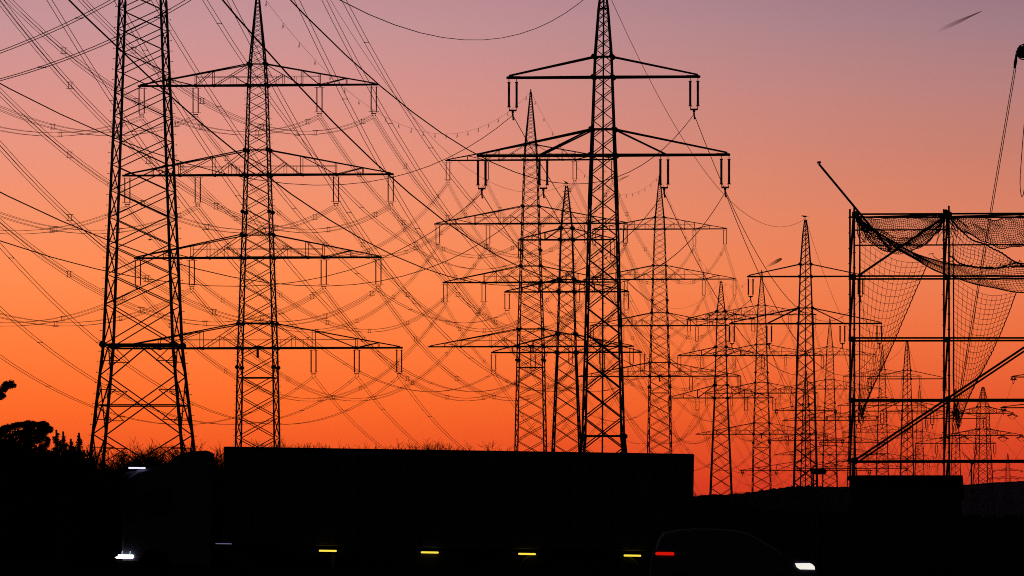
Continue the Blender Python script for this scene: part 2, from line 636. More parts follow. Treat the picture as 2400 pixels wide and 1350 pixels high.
def truss_arm(root, z, zt, hb, ht, tip, posts, chord, br, ins, ins_kind, tip_l=None, rail=None, style='quad', empty_side=None):
    """crossarm at height z; top chord meets the body at zt. posts: fractions; ins: list of signed offsets"""
    mb = MB()
    ends = {-1: -(tip_l or tip), 1: tip}
    d_tip = 0.22

    def dep(x, sgn):
        t = (abs(x) - hb) / max(abs(ends[sgn]) - hb, 1e-3)
        return hb + (d_tip - hb) * max(0, min(1, t))
    for sg in (-1, 1):
        te = ends[sg]
        for sy in (-1, 1):
            pb = lambda x: np.array([x, sy * dep(x, sg), z])

            def ptop(x):
                t = (abs(x) - ht) / (abs(te) - ht)
                return np.array([x, sy * dep(x, sg), zt + (z + 0.12 - zt) * t])
            mb.bar((sg * hb * 0.0, sy * hb, z), pb(te), chord)
            mb.bar((sg * ht, sy * ht, zt), ptop(te * 0.985), chord * 0.65)
            if style == 'quad':
                # posts: lower stay point, first post, inner hanger, outer post
                p1, p2, p3, p4 = [te * q for q in posts]
                half = np.array([p1, sy * dep(p1, sg), z + 0.48 * (zt - z)])
                mb.bar((sg * ht, sy * ht, zt), half, br)
                mb.bar(half, pb(p2 * 0.97), br)
                mb.bar((sg * hb, sy * hb, z), half, br)
                mb.bar(half, pb(p1), br * 0.7)
                mb.bar(ptop(p2), pb(p2), br)
                mb.bar(ptop(p2), pb(p3), br)
                mb.bar(ptop(p3), pb(p3), br)
                mb.bar(ptop(p4), pb(p4), br)
                mb.bar(ptop(p4), pb(p3), br * 1.2)
                if rail:
                    zr = z + rail
                    mb.bar((0, sy * hb * 0.9, zr), (p3, sy * dep(p3, sg), zr), br * 0.6)
                    for q in (0.45, 0.85):
                        mb.bar((p2 * q, sy * dep(p2 * q, sg), z), (p2 * q, sy * dep(p2 * q, sg), zr), br * 0.5)
                if len(posts) and sy < 0:
                    mb.plate((p3, 0, z), chord * 1.0, 2 * dep(p3, sg) + 0.1)
                    mb.plate((p2, 0, z), chord * 0.85, 2 * dep(p2, sg) + 0.1)
            elif style == 'stay':
                for q in posts:
                    mb.bar((sg * ht, sy * ht, zt), pb(te * q), chord * 0.7)
                # box girder web
                n = 9
                for i in range(n):
                    xa = sg * hb + (te - sg * hb) * i / n
                    xb = sg * hb + (te - sg * hb) * (i + 1) / n
                    if sy > 0:
                        mb.bar((xa, -dep(xa, sg), z), (xb, dep(xb, sg), z), br)
                        mb.bar((xb, -dep(xb, sg), z), (xb, dep(xb, sg), z), br)
            elif style == 'vee':
                q1, q2 = [te * q for q in posts]
                mb.bar((sg * ht, sy * ht, zt), pb(q1), br)
                mb.bar(pb(q1), ptop(q2), br)
                mb.bar(ptop(q1), pb(q1), br)
                mb.bar(ptop(q2), pb(q2), br * 0.8)
                mb.bar((sg * hb, sy * hb, z), ptop(q1), br * 0.8)
        mb.bar((te, -d_tip, z), (te, d_tip, z), chord)
        n = 6
        for i in range(1, n):
            xa = te * i / n
            if abs(xa) > hb:
                mb.bar((xa, -dep(xa, sg), z), (xa, dep(xa, sg), z), br * 0.7)
        mb.bar((te - sg * 0.9, 0, z + 0.03), (te, 0, z + 0.03), chord * 1.05)
    arm = part('crossarm', mb, 'steel', root)
    atts = {}
    for off in ins:
        if ins_kind.startswith('strain'):
            me, a = strain_mesh(float(ins_kind[6:]))
        else:
            me, a = insulator_mesh(ins_kind)
        link('insulator', me, None, arm, (off, 0, z - 0.08))
        atts[off] = z - 0.08 + a
    return atts


TOWERS = {}


class Tower:
    def __init__(self, key, px, D, slope, label, group=None, turn=None):
        self.key = key
        self.D = D
        self.X = (px - 1200) / F * D
        self.s = F / D
        self.th = atan(slope) if turn is None else turn
        self.z0 = gz(self.X, D)
        self.root = thing('transmission_tower', label, 'pylon', (self.X, D, self.z0), -self.th, group)
        self.att = {}
        TOWERS[key] = self

    def zpx(self, y):
        return EYE + (HY - y) / F * self.D - self.z0

    def world(self, off, z):
        return np.array([self.X + off * cos(self.th), self.D - off * sin(self.th), self.z0 + z])


U1 = 17.4   # photo pixels per metre the four-armed type was measured at


def tower_four(key, px, D, y1, label, far=False):
    T = Tower(key, px, D, 0.103, label, 'towers of the four-armed line')
    z1 = T.zpx(y1)
    m = lambda v: v / U1
    zz = [z1, z1 - m(210), z1 - m(404), z1 - m(616)]
    prof = [(0.0, 2.36 + 0.0203 * (zz[3] - 0.0) if zz[3] > 0 else 2.6), (zz[3], 2.36), (z1, 1.2), (z1 + m(50), 1.03), (z1 + m(225), 0.10)]
    zt = [z1 + m(50), zz[1] + m(58), zz[2] + m(54), zz[3] + m(58)]
    lw = 0.25
    tops = z1 + m(50)
    lattice(T.root, prof, tops, -0.5, lw, 0.125, 0.55, levels=zz + zt + [zz[3] - 4.0, 4.5], bolts=2 if key == 'B' else 0,
            gus=zz + zt + [zz[1] - 5.0, zz[3] - 2.6], gus_r=0.30)
    # spire
    mb = MB()
    ztop = z1 + m(225)
    for sx in (-1, 1):
        for sy in (-1, 1):
            mb.bar((sx * 1.03, sy * 1.03, tops), (sx * 0.08, sy * 0.08, ztop), 0.15)
    z = tops
    while z < ztop - 0.6:
        h = interp(prof, z)
        zn = min(ztop - 0.3, z + max(0.5, 1.4 * h * 0.7))
        h2 = interp(prof, zn)
        for (a, b) in (((-1, -1), (1, -1)), ((1, -1), (1, 1)), ((1, 1), (-1, 1)), ((-1, 1), (-1, -1))):
            mb.bar((a[0] * h, a[1] * h, z), (b[0] * h2, b[1] * h2, zn), 0.06)
            mb.bar((b[0] * h, b[1] * h, z), (a[0] * h2, a[1] * h2, zn), 0.06)
        z = zn
    mb.box((-0.1, -0.1, ztop - 0.1), (0.1, 0.1, ztop + 0.5))
    part('spire', mb, 'steel', T.root)
    tips = [282, 319, 291, 340]
    posts = [(.216, .372, .52, .745), (.205, .326, .58, .78), (.257, .40, .535, .76), (.25, .39, .685, .84)]
    insl = [(-275, -147, 146, 274), (-309, -142, 185, 314), (-284, -156, 156, 285), (132, 234, 334)]
    for i in range(4):
        a = truss_arm(T.root, zz[i], zt[i], interp(prof, zz[i]), interp(prof, zt[i]), m(tips[i]), posts[i], 0.23, 0.085,
                      [m(v) for v in insl[i]], 'quad' if i < 3 else 'slim', rail=1.15)
        for off, za in a.items():
            T.att[(i, round(off * U1))] = T.world(off, za)
    # cable box hanging in the body under the lowest arm
    mb = MB()
    mb.box((-0.15, -0.15, zz[3] - 1.3), (0.15, 0.15, zz[3]))
    mb.box((-0.55, -0.3, zz[3] + 0.05), (0.55, 0.3, zz[3] + 0.3))
    part('service_box', mb, 'steel', T.root)
    T.att['top'] = T.world(0, ztop)
    return T


U2 = 15.98


def tower_three(key, px, D, y1, label, top=None, ys=None, halfs=None, strain=False):
    T = Tower(key, px, D, 0.085, label, 'towers of the three-armed line')
    m = lambda v: v / U2
    z1 = T.zpx(y1)
    if ys is None:
        zz = [z1, z1 - m(122), z1 - m(264)]
    else:
        zz = [T.zpx(y) for y in ys]
    tips = [m(113), m(145), m(176)] if halfs is None else [h / T.s for h in halfs]
    dz = [m(27), m(29), m(43)]
    zt = [a + b for a, b in zip(zz, dz)]
    ztop = T.zpx(top) if top else z1 + m(130)
    prof = [(0, 1.36 + 0.043 * zz[2]), (zz[2], 1.36), (zt[0], 0.82), (ztop, 0.12)]
    lattice(T.root, prof, ztop - 0.2, -0.5, 0.21, 0.105, 0.68, levels=zz + zt + [3.5], gus=zz + zt, gus_r=0.34, bolts=2 if key == 'D' else 0)
    k = 'strain3.4' if strain else 'twin'
    ins = [(-108, 108), (-140, 140), (-172, -79, 84, 178)]
    if halfs is not None:
        ins = [(-t * 0.95 * U2, t * 0.95 * U2) for t in tips[:2]] + [(-tips[2] * .96 * U2, -tips[2] * .45 * U2, tips[2] * .45 * U2, tips[2] * .96 * U2)]
    for i in range(3):
        a = truss_arm(T.root, zz[i], zt[i], interp(prof, zz[i]), interp(prof, zt[i]), tips[i], (.45, .72), 0.2, 0.1,
                      [m(v) for v in ins[i]], k, style='vee')
        for n, (off, za) in enumerate(a.items()):
            T.att[(i, n)] = T.world(off, za)
    T.att['top'] = T.world(0, ztop)
    return T


U3 = F / 470


def tower_two(key, px, D, y1, label, rail=False):
    T = Tower(key, px, D, 0.09, label, 'towers of the two-armed line')
    m = lambda v: v / U3
    z1 = T.zpx(y1)
    zz = [z1, z1 - m(183)]
    zt = [z1 + m(48), zz[1] + m(61)]
    ztop = z1 + m(225)
    zw = max(2.0, z1 - m(841))
    prof = [(0, 1.37 + 0.10 * zw + 0.05), (zw, 1.37 if z1 > 22 else 1.1), (z1 - m(299), 0.95), (zt[1], 0.76), (zt[0], 0.58), (z1 + m(161), 0.33), (ztop, 0.08)]
    lattice(T.root, prof, ztop - 0.15, -0.5, 0.165, 0.092, 0.80, levels=zz + zt + [zw, z1 + m(161)], gus=zz + zt + [zw], gus_r=0.2, mid_rail=True)
    for i, (tip, posts, ins) in enumerate(((m(225), (), (-213, 213)), (m(295), (.51,), (-286, -141, 143, 286)))):
        a = truss_arm(T.root, zz[i], zt[i], interp(prof, zz[i]), interp(prof, zt[i]), tip, posts, 0.155, 0.07, [m(v) for v in ins], 'heavy', style='stay')
        for off, za in a.items():
            T.att[(i, round(off * U3))] = T.world(off, za)
    T.att['top'] = T.world(0, ztop)
    return T


def build_towers():
    four = [('B', 604, 900, 200, 'first and tallest four-armed lattice tower, its spire cut off by the top edge'),
            ('C', 1244, 1268, 375, 'second four-armed lattice tower, just left of the thick two-armed tower in front'),
            ('F', 1546, 1607, 537, 'third four-armed lattice tower, right beside the thick two-armed tower'),
            ('H', 1785, 1982, 738, 'fourth four-armed lattice tower, just left of the middle two-armed tower'),
            ('J', 1945, 2368, 832, 'fifth four-armed lattice tower, just left of the scaffold'),
            ('K', 2068, 2778, 882, 'sixth four-armed lattice tower, seen through the first scaffold bay'),
            ('M', 2155, 3214, 968, 'seventh and farthest four-armed lattice tower, small above the hut roof')]
    for a in four:
        tower_four(*a)
    # tall tower on the left whose arms are above the frame
    T = Tower('A', 335, 538, 0.085, 'huge wide-legged lattice tower at the left, its arms above the top edge')
    prof = [(-0.5, 4.55), (16.5, 2.80), (44.3, 1.66), (68.0, 0.95), (75, 0.15)]
    lattice(T.root, prof, 74.5, -0.5, 0.20, 0.095, 0.47, levels=[50.2, 61, 66.7], bolts=2, waist=16.5, gus=[16.5], gus_r=0.30)
    for i, (za, tip, ins) in enumerate(((68.4, 6.9, (-6.47, 6.47)), (62.8, 7.9, (-7.51, 7.51)), (52.0, 10.7, (-10.31, -4.71, 4.71, 10.31)))):
        a = truss_arm(T.root, za, za + 2.2, interp(prof, za), interp(prof, za + 2.2), tip, (.45, .72), 0.24, 0.12, ins, 'twin', style='vee')
        for n, (off, z) in enumerate(a.items()):
            T.att[(i, n)] = T.world(off, z)
    T.att['top'] = T.world(0, 75.05)
    tower_three('D', 1328, 980, 562, 'nearest three-armed lattice tower, behind and left of the thick two-armed tower')
    tower_three('G', 1690, 1400, 748, 'second three-armed lattice tower, to the right of the trailer end')
    tower_three('G2', 1889, 1832, 962, 'dark three-armed anchor tower standing behind the middle two-armed tower', top=868,
                ys=(962, 1032, 1103), halfs=(73, 90, 155), strain=True)
    tower_three('G3', 1997, 2200, 977, 'small three-armed anchor tower hidden behind the left scaffold poles', top=905,
                ys=(977, 1037, 1098), halfs=(62, 78, 131), strain=True)
    tower_two('E', 1414, 470, 181, 'nearest two-armed lattice tower with thick black members and ribbed insulators')
    tower_two('I', 1888, 778, 648, 'second two-armed lattice tower, left of the scaffold, a bird on its top')
    tower_two('L', 2126, 1140, 888, 'third two-armed lattice tower, standing in the first scaffold bay')
    tower_two('P', 2240, 1475, 981, 'fourth two-armed lattice tower, behind the right scaffold poles')
    # anchor towers on the right
    def anchor(key, px, D, top, ys, halfs, label, turn, box=False):
        T = Tower(key, px, D, 0, label, None, turn)
        zz = [T.zpx(y) for y in ys]
        ztop = T.zpx(top)
        zt = [z + 1.5 * (zz[0] - zz[-1]) / 5.0 if len(zz) > 1 else z + 1.5 for z in zz]
        zl = zz[-1]
        prof = [(0, 1.25 + 0.045 * zl), (zl, 1.25), (zt[0], 1.05), (ztop, 0.14)]
        lattice(T.root, prof, ztop - 0.2, -0.5, 0.19, 0.10, 0.7, levels=zz + zt + [3.0], gus=zz + zt, gus_r=0.22)
        for i, (z, h) in enumerate(zip(zz, halfs)):
            tip = h / T.s / cos(turn)
            ins = (-tip * .97, tip * .97) if i == 0 else (-tip * .97, -tip * .5, tip * .5, tip * .97)
            a = truss_arm(T.root, z, zt[i], interp(prof, z), interp(prof, zt[i]), tip, (.4, .7), 0.17, 0.09, ins, 'strain1.2' if key == 'R' else 'strain2.8', style='vee')
            for n, (off, za) in enumerate(a.items()):
                T.att[(i, n)] = T.world(off, za)
        T.att['top'] = T.world(0, ztop)
        return T
    anchor('N', 2304, 1500, 905, (969, 1021), (69, 90), 'squat anchor tower with two wide arms, right of the right scaffold poles', radians(24))
    anchor('R', 2535, 1050, 770, (883, 955), (162, 186), 'anchor tower beyond the right edge, only its left arm tips showing', radians(12))
    anchor('O', 2362, 3900, 1062, (1103, 1121), (33, 42), 'tiny far tower above the purple hills at the right edge', radians(20))


build_towers()

# ------------------------------------------------------------------ conductors


def curve_pts(p0, p1, sag, n=26, t0=0.0):
    t = np.linspace(t0, 1, n)[:, None]
    P = np.array(p0) * (1 - t) + np.array(p1) * t
    P[:, 2] -= 4 * sag * (t * (1 - t))[:, 0]
    return P


def conductor(kind, p0, p1, sag, label, group, r=0.028, detail=True, spacers=6, phase=0.0, t0=0.0):
    """kind: quad / twin / single. The bundle is one thing, its wires and spacers are parts"""
    base = curve_pts(p0, p1, sag, 26 if t0 == 0 else 40, t0)
    d = (np.array(p1) - np.array(p0))[:2]
    d /= np.linalg.norm(d)
    side = np.array([d[1], -d[0], 0])
    g = 0.21
    offs = {'quad': [(-g, -g), (g, -g), (-g, g), (g, g)], 'twin': [(-0.22, 0), (0.22, 0)], 'single': [(0, 0)]}[kind]
    if kind == 'single':
        mb = MB()
        mb.tube(base, r, 4)
        o = link('conductor', mb.mesh('conductor'), M['wire'])
        return tag(o, label, 'power line', group)
    if not detail:
        mb = MB()
        for a, b in offs:
            mb.tube(base + side * a + np.array([0, 0, b]), r, 3)
        o = link('conductor_bundle', mb.mesh('conductor_bundle'), M['wire'])
        return tag(o, label, 'power line', group)
    org = tuple(float(v) for v in p0)
    root = thing('conductor_bundle', label, 'power line', org, 0, group)
    for a, b in offs:
        mb = MB()
        mb.tube(base + side * a + np.array([0, 0, b]) - np.array(org), r, 4)
        part('wire', mb, 'wire', root)
    for k in range(-int(-t0 * spacers), spacers):
        t = (k + 0.55 + phase) / spacers
        if t > 0.985:
            continue
        P = np.array(p0) * (1 - t) + np.array(p1) * t
        P[2] -= 4 * sag * t * (1 - t)
        P = P - np.array(org)
        mb = MB()
        if kind == 'quad':
            w = 0.055
            for a in (-0.16, 0.16):
                mb.bar(P + side * a + np.array([0, 0, -0.3]), P + side * a + np.array([0, 0, 0.3]), w)
            for b in (-0.3, 0.3):
                mb.bar(P + side * -0.36 + np.array([0, 0, b]), P + side * 0.36 + np.array([0, 0, b]), w)
        else:
            mb.bar(P - side * 0.24, P + side * 0.24, 0.05)
            for a in (-0.22, 0.22):
                mb.bar(P + side * a + np.array([0, 0, -.06]), P + side * a + np.array([0, 0, .06]), 0.07)
        part('spacer', mb, 'wire', root)
    return root


def earth_wire(p0, p1, sag, label, markers=0, r=0.02):
    base = curve_pts(p0, p1, sag)
    org = tuple(float(v) for v in p0)
    if not markers:
        mb = MB()
        mb.tube(base, r, 4)
        o = link('earth_wire', mb.mesh('earth_wire'), M['wire'])
        return tag(o, label, 'earth wire', 'earth wires along the tower tops')
    root = thing('earth_wire', label, 'earth wire', org, 0, 'earth wires along the tower tops')
    mb = MB()
    mb.tube(base - np.array(org), r, 4)
    part('wire', mb, 'wire', root)
    for k in range(markers):
        t = (k + 0.5) / markers
        P = np.array(p0) * (1 - t) + np.array(p1) * t
        P[2] -= 4 * sag * t * (1 - t)
        P -= np.array(org)
        mb = MB()
        mb.bar(P, P + np.array([-0.10, 0, -0.6]), 0.07)
        mb.bar(P + np.array([0, 0, -0.3]), P + np.array([0.06, 0, -0.7]), 0.06)
        mb.bar(P + np.array([0, 0, -0.3]), P + np.array([-0.2, 0, -0.8]), 0.04)
        part('bird_marker', mb, 'wire', root)
    return root


ORD = ['first', 'second', 'third', 'fourth', 'fifth', 'sixth', 'seventh']
ARM = ['top', 'second', 'third', 'lowest']


def pos_name(off, offs):
    r = sorted([o for o in offs if o > 0])
    l = sorted([-o for o in offs if o < 0])
    s = 'right' if off > 0 else 'left'
    arr = r if off > 0 else l
    i = arr.index(abs(off))
    if len(arr) == 1:
        return s + ' tip'
    if len(arr) == 2:
        return ('inner ', 'outer ')[i] + s
    return ('inner ', 'middle ', 'outer ')[i] + s


def string_lines():
    th1, th2, th3 = atan(0.103), atan(0.085), atan(0.09)

    def shifted(X, D, th, off, z):
        return np.array([X + off * cos(th), D - off * sin(th), z])
    # --- the four-armed line
    keys = ['B', 'C', 'F', 'H', 'J', 'K', 'M']
    offs = [(-275, -147, 146, 274), (-309, -142, 185, 314), (-284, -156, 156, 285), (132, 234, 334)]
    X0, D0, z0, s0 = -63.47, 611.03, 60.45, 9.79
    B = TOWERS['B']
    for i in range(4):
        for off in offs[i]:
            p1 = B.att[(i, off)]
            z = z0 - {0: 0, 1: 210, 2: 404, 3: 616}[i] / U1
            p0 = shifted(X0, D0, th1, off / U1, z)
            n = 'four-wire bundle' if i < 3 else 'two-wire bundle'
            conductor('quad' if i < 3 else 'twin', p0, p1, s0, f'{n} from the left edge to {ARM[i]} arm\'s {pos_name(off, offs[i])}, first four-armed tower',
                      'conductors reaching the first four-armed tower', 0.025, True, 6, 0.1 * ((i * 3 + off) % 4), -0.55)
    earth_wire(shifted(X0, D0, th1, 0, z0 + 225 / U1 + 4), B.att['top'], 7, 'earth wire from above the frame to the first four-armed tower\'s spire', 0)
    for k, (a, b) in enumerate(zip(keys[:-1], keys[1:])):
        Ta, Tb = TOWERS[a], TOWERS[b]
        span = Tb.D - Ta.D
        sag = 16.4 * (span / 368.0) ** 2 * (1.0 if k == 0 else 0.97)
        for i in range(4):
            for off in offs[i]:
                n = 'four-wire bundle' if i < 3 else 'two-wire bundle'
                conductor('quad' if i < 3 else 'twin', Ta.att[(i, off)], Tb.att[(i, off)], sag,
                          f'{n} on the {ARM[i]} arm\'s {pos_name(off, offs[i])}, between {ORD[k]} and {ORD[k + 1]} four-armed towers',
                          f'conductors after the {ORD[k]} four-armed tower', 0.025 if k == 0 else 0.021, k < 2, 7, 0.13 * ((i + off) % 3))
        earth_wire(Ta.att['top'], Tb.att['top'], sag * 0.8, f'earth wire hung with small bird markers between {ORD[k]} and {ORD[k + 1]} four-armed towers',
                   (22, 18, 16)[k] if k < 3 else 0)
    # --- the three-armed line
    keys = ['A', 'D', 'G', 'G2', 'G3']
    nm = ['huge left tower', 'nearest three-armed tower', 'second three-armed tower', 'three-armed anchor tower', 'last three-armed tower']
    offs2 = [(-1, 1), (-1, 1), (-2, -1, 1, 2)]
    A = TOWERS['A']
    for i, n, off in ((2, 2, 1), (2, 3, 2)):
        p1 = A.att[(i, n)]
        p0 = np.array([p1[0] - 0.085 * 262, p1[1] - 262, 19.29])
        conductor('twin', p0, p1, 4.965, f'two-wire bundle rising from the left edge to the huge left tower, {"lower" if n == 3 else "upper"} of the pair',
                  'conductors reaching the huge left tower', 0.028, True, 5, 0.2)
    for k, (a, b) in enumerate(zip(keys[:-1], keys[1:])):
        Ta, Tb = TOWERS[a], TOWERS[b]
        span = Tb.D - Ta.D
        sag = 14.65 * (span / 442.0) ** 2
        for i in range(3):
            for n, off in enumerate(offs2[i]):
                conductor('twin', Ta.att[(i, n)], Tb.att[(i, n)], sag,
                          f'two-wire bundle, {("top", "middle", "lowest")[i]} arm\'s {pos_name(off, offs2[i])}, running on from the {nm[k]}',
                          f'conductors after the {nm[k]}', 0.027 if k == 0 else 0.026, k < 2, 7, 0.15 * ((i + n) % 3))
        earth_wire(Ta.att['top'], Tb.att['top'], 15.62 if k == 0 else sag * 0.85, f'bare earth wire running on from the top of the {nm[k]}')
    # --- the two-armed line
    E = TOWERS['E']
    X0, D0, z1, z2, zp, s, sp, k1, k2, k3 = -18.592, 155.493, 21.83, 17.221, 28.881, 8.116, 9.032, 1.095, 1.081, 1.217
    o3 = [(-213, 213), (-286, -141, 143, 286)]
    for i in range(2):
        for off in o3[i]:
            kk = k1 if i == 0 else (k2 if abs(off) > 200 else k3)
            p0 = shifted(X0, D0, th3, off / U3 * kk, z1 if i == 0 else z2)
            conductor('single', p0, E.att[(i, off)], s, f'thick single wire from the left to nearest two-armed tower\'s {("upper", "lower")[i]} arm, {pos_name(off, o3[i])}',
                      'wires reaching the nearest two-armed tower', 0.0225)
    earth_wire(shifted(X0, D0, th3, 0, zp), E.att['top'], sp, 'dark wire sagging across the top edge to the nearest two-armed tower\'s tip', 0, 0.022)
    keys = ['E', 'I', 'L', 'P']
    for k, (a, b) in enumerate(zip(keys[:-1], keys[1:])):
        Ta, Tb = TOWERS[a], TOWERS[b]
        sag = 8.1 * ((Tb.D - Ta.D) / 315.0) ** 2 * 0.95
        for i in range(2):
            for off in o3[i]:
                conductor('single', Ta.att[(i, off)], Tb.att[(i, off)], sag,
                          f'single wire on the {("upper", "lower")[i]} arm\'s {pos_name(off, o3[i])}, between {ORD[k]} and {ORD[k + 1]} two-armed towers',
                          f'wires after the {ORD[k]} two-armed tower', 0.027)
        earth_wire(Ta.att['top'], Tb.att['top'], sag * 0.9, f'thin earth wire between the tips of the {ORD[k]} and {ORD[k + 1]} two-armed towers', 0, 0.02)
    # --- wires leaving the anchor tower on the right
    N, R = TOWERS['N'], TOWERS['R']
    for i, c in ((0, 2), (1, 4)):
        for n in range(c):
            p = N.att[(i, n)]
            conductor('single', R.att[(i, n)], p, 9.0, f'thin wire between the two right-hand anchor towers, {("upper", "lower")[i]} arms, ' + (('left', 'right')[n] if c == 2 else ('far left', 'inner left', 'inner right', 'far right')[n]),
                      'wires of the right-hand anchor towers', 0.02)


string_lines()

# ------------------------------------------------------------------ lorry and car


def wheel(parent, x, y, z, r, w):
    t = MB()
    t.lathe([(r * 0.62, -w / 2), (r * 0.93, -w / 2), (r, -w * 0.35), (r, w * 0.35), (r * 0.93, w / 2), (r * 0.62, w / 2)], (0, 0, 0), 24, 'y')
    h = link('wheel', None, None, parent, (x, y, z))
    part('tyre', t, 'rubber', h)
    t = MB()
    t.lathe([(r * 0.1, -w * 0.42), (r * 0.25, -w * 0.40), (r * 0.3, -w * 0.30), (r * 0.58, -w * 0.32), (r * 0.615, -w * 0.45), (r * 0.615, w * 0.45), (r * 0.1, w * 0.4)], (0, 0, 0), 20, 'y')
    part('rim', t, 'rim', h)
    return h


def prism(mb, prof, y0, y1, bev=0.0):
    """side outline (x, z) extruded across y with softened sides"""
    n = len(prof)
    c = np.mean(np.array(prof), axis=0)
    rows = [(y0, bev), (y0 + bev, 0.0), (y1 - bev, 0.0), (y1, bev)] if bev else [(y0, 0), (y1, 0)]
    base = len(mb.v)
    for y, ins in rows:
        for x, z in prof:
            dx, dz = x - c[0], z - c[1]
            l = max(math.hypot(dx, dz), 1e-6)
            mb.v.append((x - dx / l * ins, y, z - dz / l * ins))
    for r in range(len(rows) - 1):
        for i in range(n):
            a, b = base + r * n + i, base + r * n + (i + 1) % n
            mb.f.append((a, b, b + n, a + n))
    mb.f.append(tuple(base + i for i in reversed(range(n))))
    mb.f.append(tuple(base + (len(rows) - 1) * n + i for i in range(n)))


def build_lorry():
    D = 196.0
    s = F / D
    yaw = 0.0
    org = ((1070 - 1200) / s, D, gz((1070 - 1200) / s, D))
    L = thing('articulated_lorry', 'black silhouette of an articulated lorry driving left with amber side lamps lit', 'lorry', org)
    L.rotation_euler = (0, 0.0157, 0)
    X = lambda px: (px - 1070) / s
    Z = lambda py: EYE + (HY - py) / s
    y0, y1 = 0.0, 2.55       # near side, far side
    xa, xb = X(519), X(1622)
    zt = Z(1055)
    tr = MB()
    prism(tr, [(xa, 1.15), (xb, 1.15), (xb, zt - 0.02), (xb - 0.03, zt), (xa + 0.03, zt), (xa, zt - 0.03)], y0, y1, 0.03)
    t = part('trailer', tr, 'trailer', L)
    m = MB()
    x = xa + 0.25
    while x < xb - 0.1:
        m.bar((x, y0 - 0.012, 1.2), (x, y0 - 0.012, zt - 0.12), 0.05, 0.03)
        x += 0.62
    m.bar((xa + .05, y0 - 0.013, zt - 0.07), (xb - .05, y0 - 0.013, zt - 0.07), 0.03, 0.1)
    part('tarpaulin_straps', m, 'chassis', t)
    m = MB()
    m.box((xa + 0.3, 0.7, 0.85), (xb - 0.1, 0.95, 1.148))
    m.box((xa + 0.3, 1.6, 0.85), (xb - 0.1, 1.85, 1.148))
    m.box((xa + 4.0, y0 + 0.08, 0.5), (xa + 7.2, y0 + 0.16, 1.05))
    m.box((xb - 0.12, 0.1, 0.45), (xb - 0.02, 2.45, 0.65))
    m.box((xa + 3.2, 0.3, 0.1), (xa + 3.32, 0.45, 0.9))
    part('chassis', m, 'chassis', L)
    # amber lamps stand on the lower edge of the trailer side
    for px, w in ((767, 39), (1006, 39), (1234, 39), (1481, 38)):
        m = MB()
        z = Z(1296)
        prism(m, [(X(px - w / 2), z - 0.025), (X(px + w / 2), z - 0.025), (X(px + w / 2) + 0.02, z), (X(px + w / 2), z + 0.03), (X(px - w / 2), z + 0.03), (X(px - w / 2) - 0.02, z)], y0 - 0.07, y0 + 0.12)
        part('side_marker_lamp', m, 'amber', t)
    m = MB()
    m.box((X(504), y0 - 0.03, Z(1284) - 0.0), (X(541), y0 + 0.1, Z(1281.8)))
    part('side_lamp', m, 'blue', L)
    # cab
    cf, cb = X(285), X(488)
    cabp = [(cf + 0.02, 0.45), (cb, 0.45), (cb, Z(1071)), (cb - 0.85, Z(1078)), (X(400), Z(1090)), (X(352), Z(1106)), (X(318), Z(1113)),
            (cf + 0.12, Z(1128)), (cf + 0.08, Z(1145)), (cf + 0.02, 2.0), (cf - 0.02, 1.2)]
    c = MB()
    prism(c, cabp, y0 + 0.05, y1 - 0.05, 0.09)
    cab = part('cab', c, 'cab', L)
    f = MB()
    prism(f, [(X(395), Z(1087)), (cb + 0.02, Z(1072)), (cb + 0.02, Z(1071.5)), (X(478), Z(1065)), (X(440), Z(1068)), (X(418), Z(1073)), (X(405), Z(1081))], y0 + 0.12, y1 - 0.12, 0.06)
    part('roof_fairing', f, 'cab', cab)
    m = MB()
    prism(m, [(cf + 0.02, 1.95), (cf + 0.45, 1.95), (cf + 0.35, Z(1130)), (cf + 0.10, Z(1140))], y0 + 0.02, y1 - 0.02)
    part('windscreen', m, 'glass', cab)
    m = MB()
    m.add([(cf + 0.6, y0 + 0.045, 1.9), (cf + 1.5, y0 + 0.045, 1.95), (cf + 1.45, y0 + 0.045, 2.75), (cf + 0.65, y0 + 0.045, 2.72)], [(3, 2, 1, 0)])
    part('side_window', m, 'glass', cab)
    m = MB()
    m.box((cf + 0.1, y0 - 0.24, 1.85), (cf + 0.3, y0 - 0.02, 2.65))
    m.bar((cf + 0.3, y0 - 0.1, 2.6), (cf + 0.5, y0 + 0.1, 2.62), 0.04)
    part('mirror', m, 'chassis', cab)
    m = MB()
    z = Z(1109)
    prism(m, [(X(297), z - 0.02), (X(335), z - 0.014), (X(336), z + 0.02), (X(334), z + 0.03), (X(298), z + 0.028), (X(296), z)], y0 + 0.02, y0 + 0.3)
    part('roof_lamp', m, 'cold', cab)
    # sun visor
    m = MB()
    prism(m, [(cf - 0.06, Z(1128)), (X(312), Z(1124)), (X(316), Z(1116)), (cf + 0.08, Z(1118))], y0 + 0.1, y1 - 0.1)
    part('sun_visor', m, 'cab', cab)
    hl = MB()
    z = Z(1318)
    prism(hl, [(X(268), z - 0.015), (X(273), z - 0.045), (X(308), z - 0.045), (X(313), z - 0.01), (X(312), z + 0.028), (X(275), z + 0.028)], y0 - 0.02, y0 + 0.25)
    prism(hl, [(X(275), z + 0.036), (X(313), z + 0.036), (X(311), z + 0.075), (X(276), z + 0.075)], y0 - 0.018, y0 + 0.25)
    part('headlight', hl, 'white', cab)
    for px in (284.5, 303):
        m = MB()
        m.bar((X(px), y0 - 0.02, z + 0.078), (X(px + 1.5), y0 - 0.02, z + 0.18), 0.028)
        part('running_light', m, 'cyan', cab)
    m = MB()
    m.box((cf - 0.2, y0 + 0.02, 0.32), (cf + 0.5, y1 - 0.02, 0.62))
    part('bumper', m, 'chassis', cab)
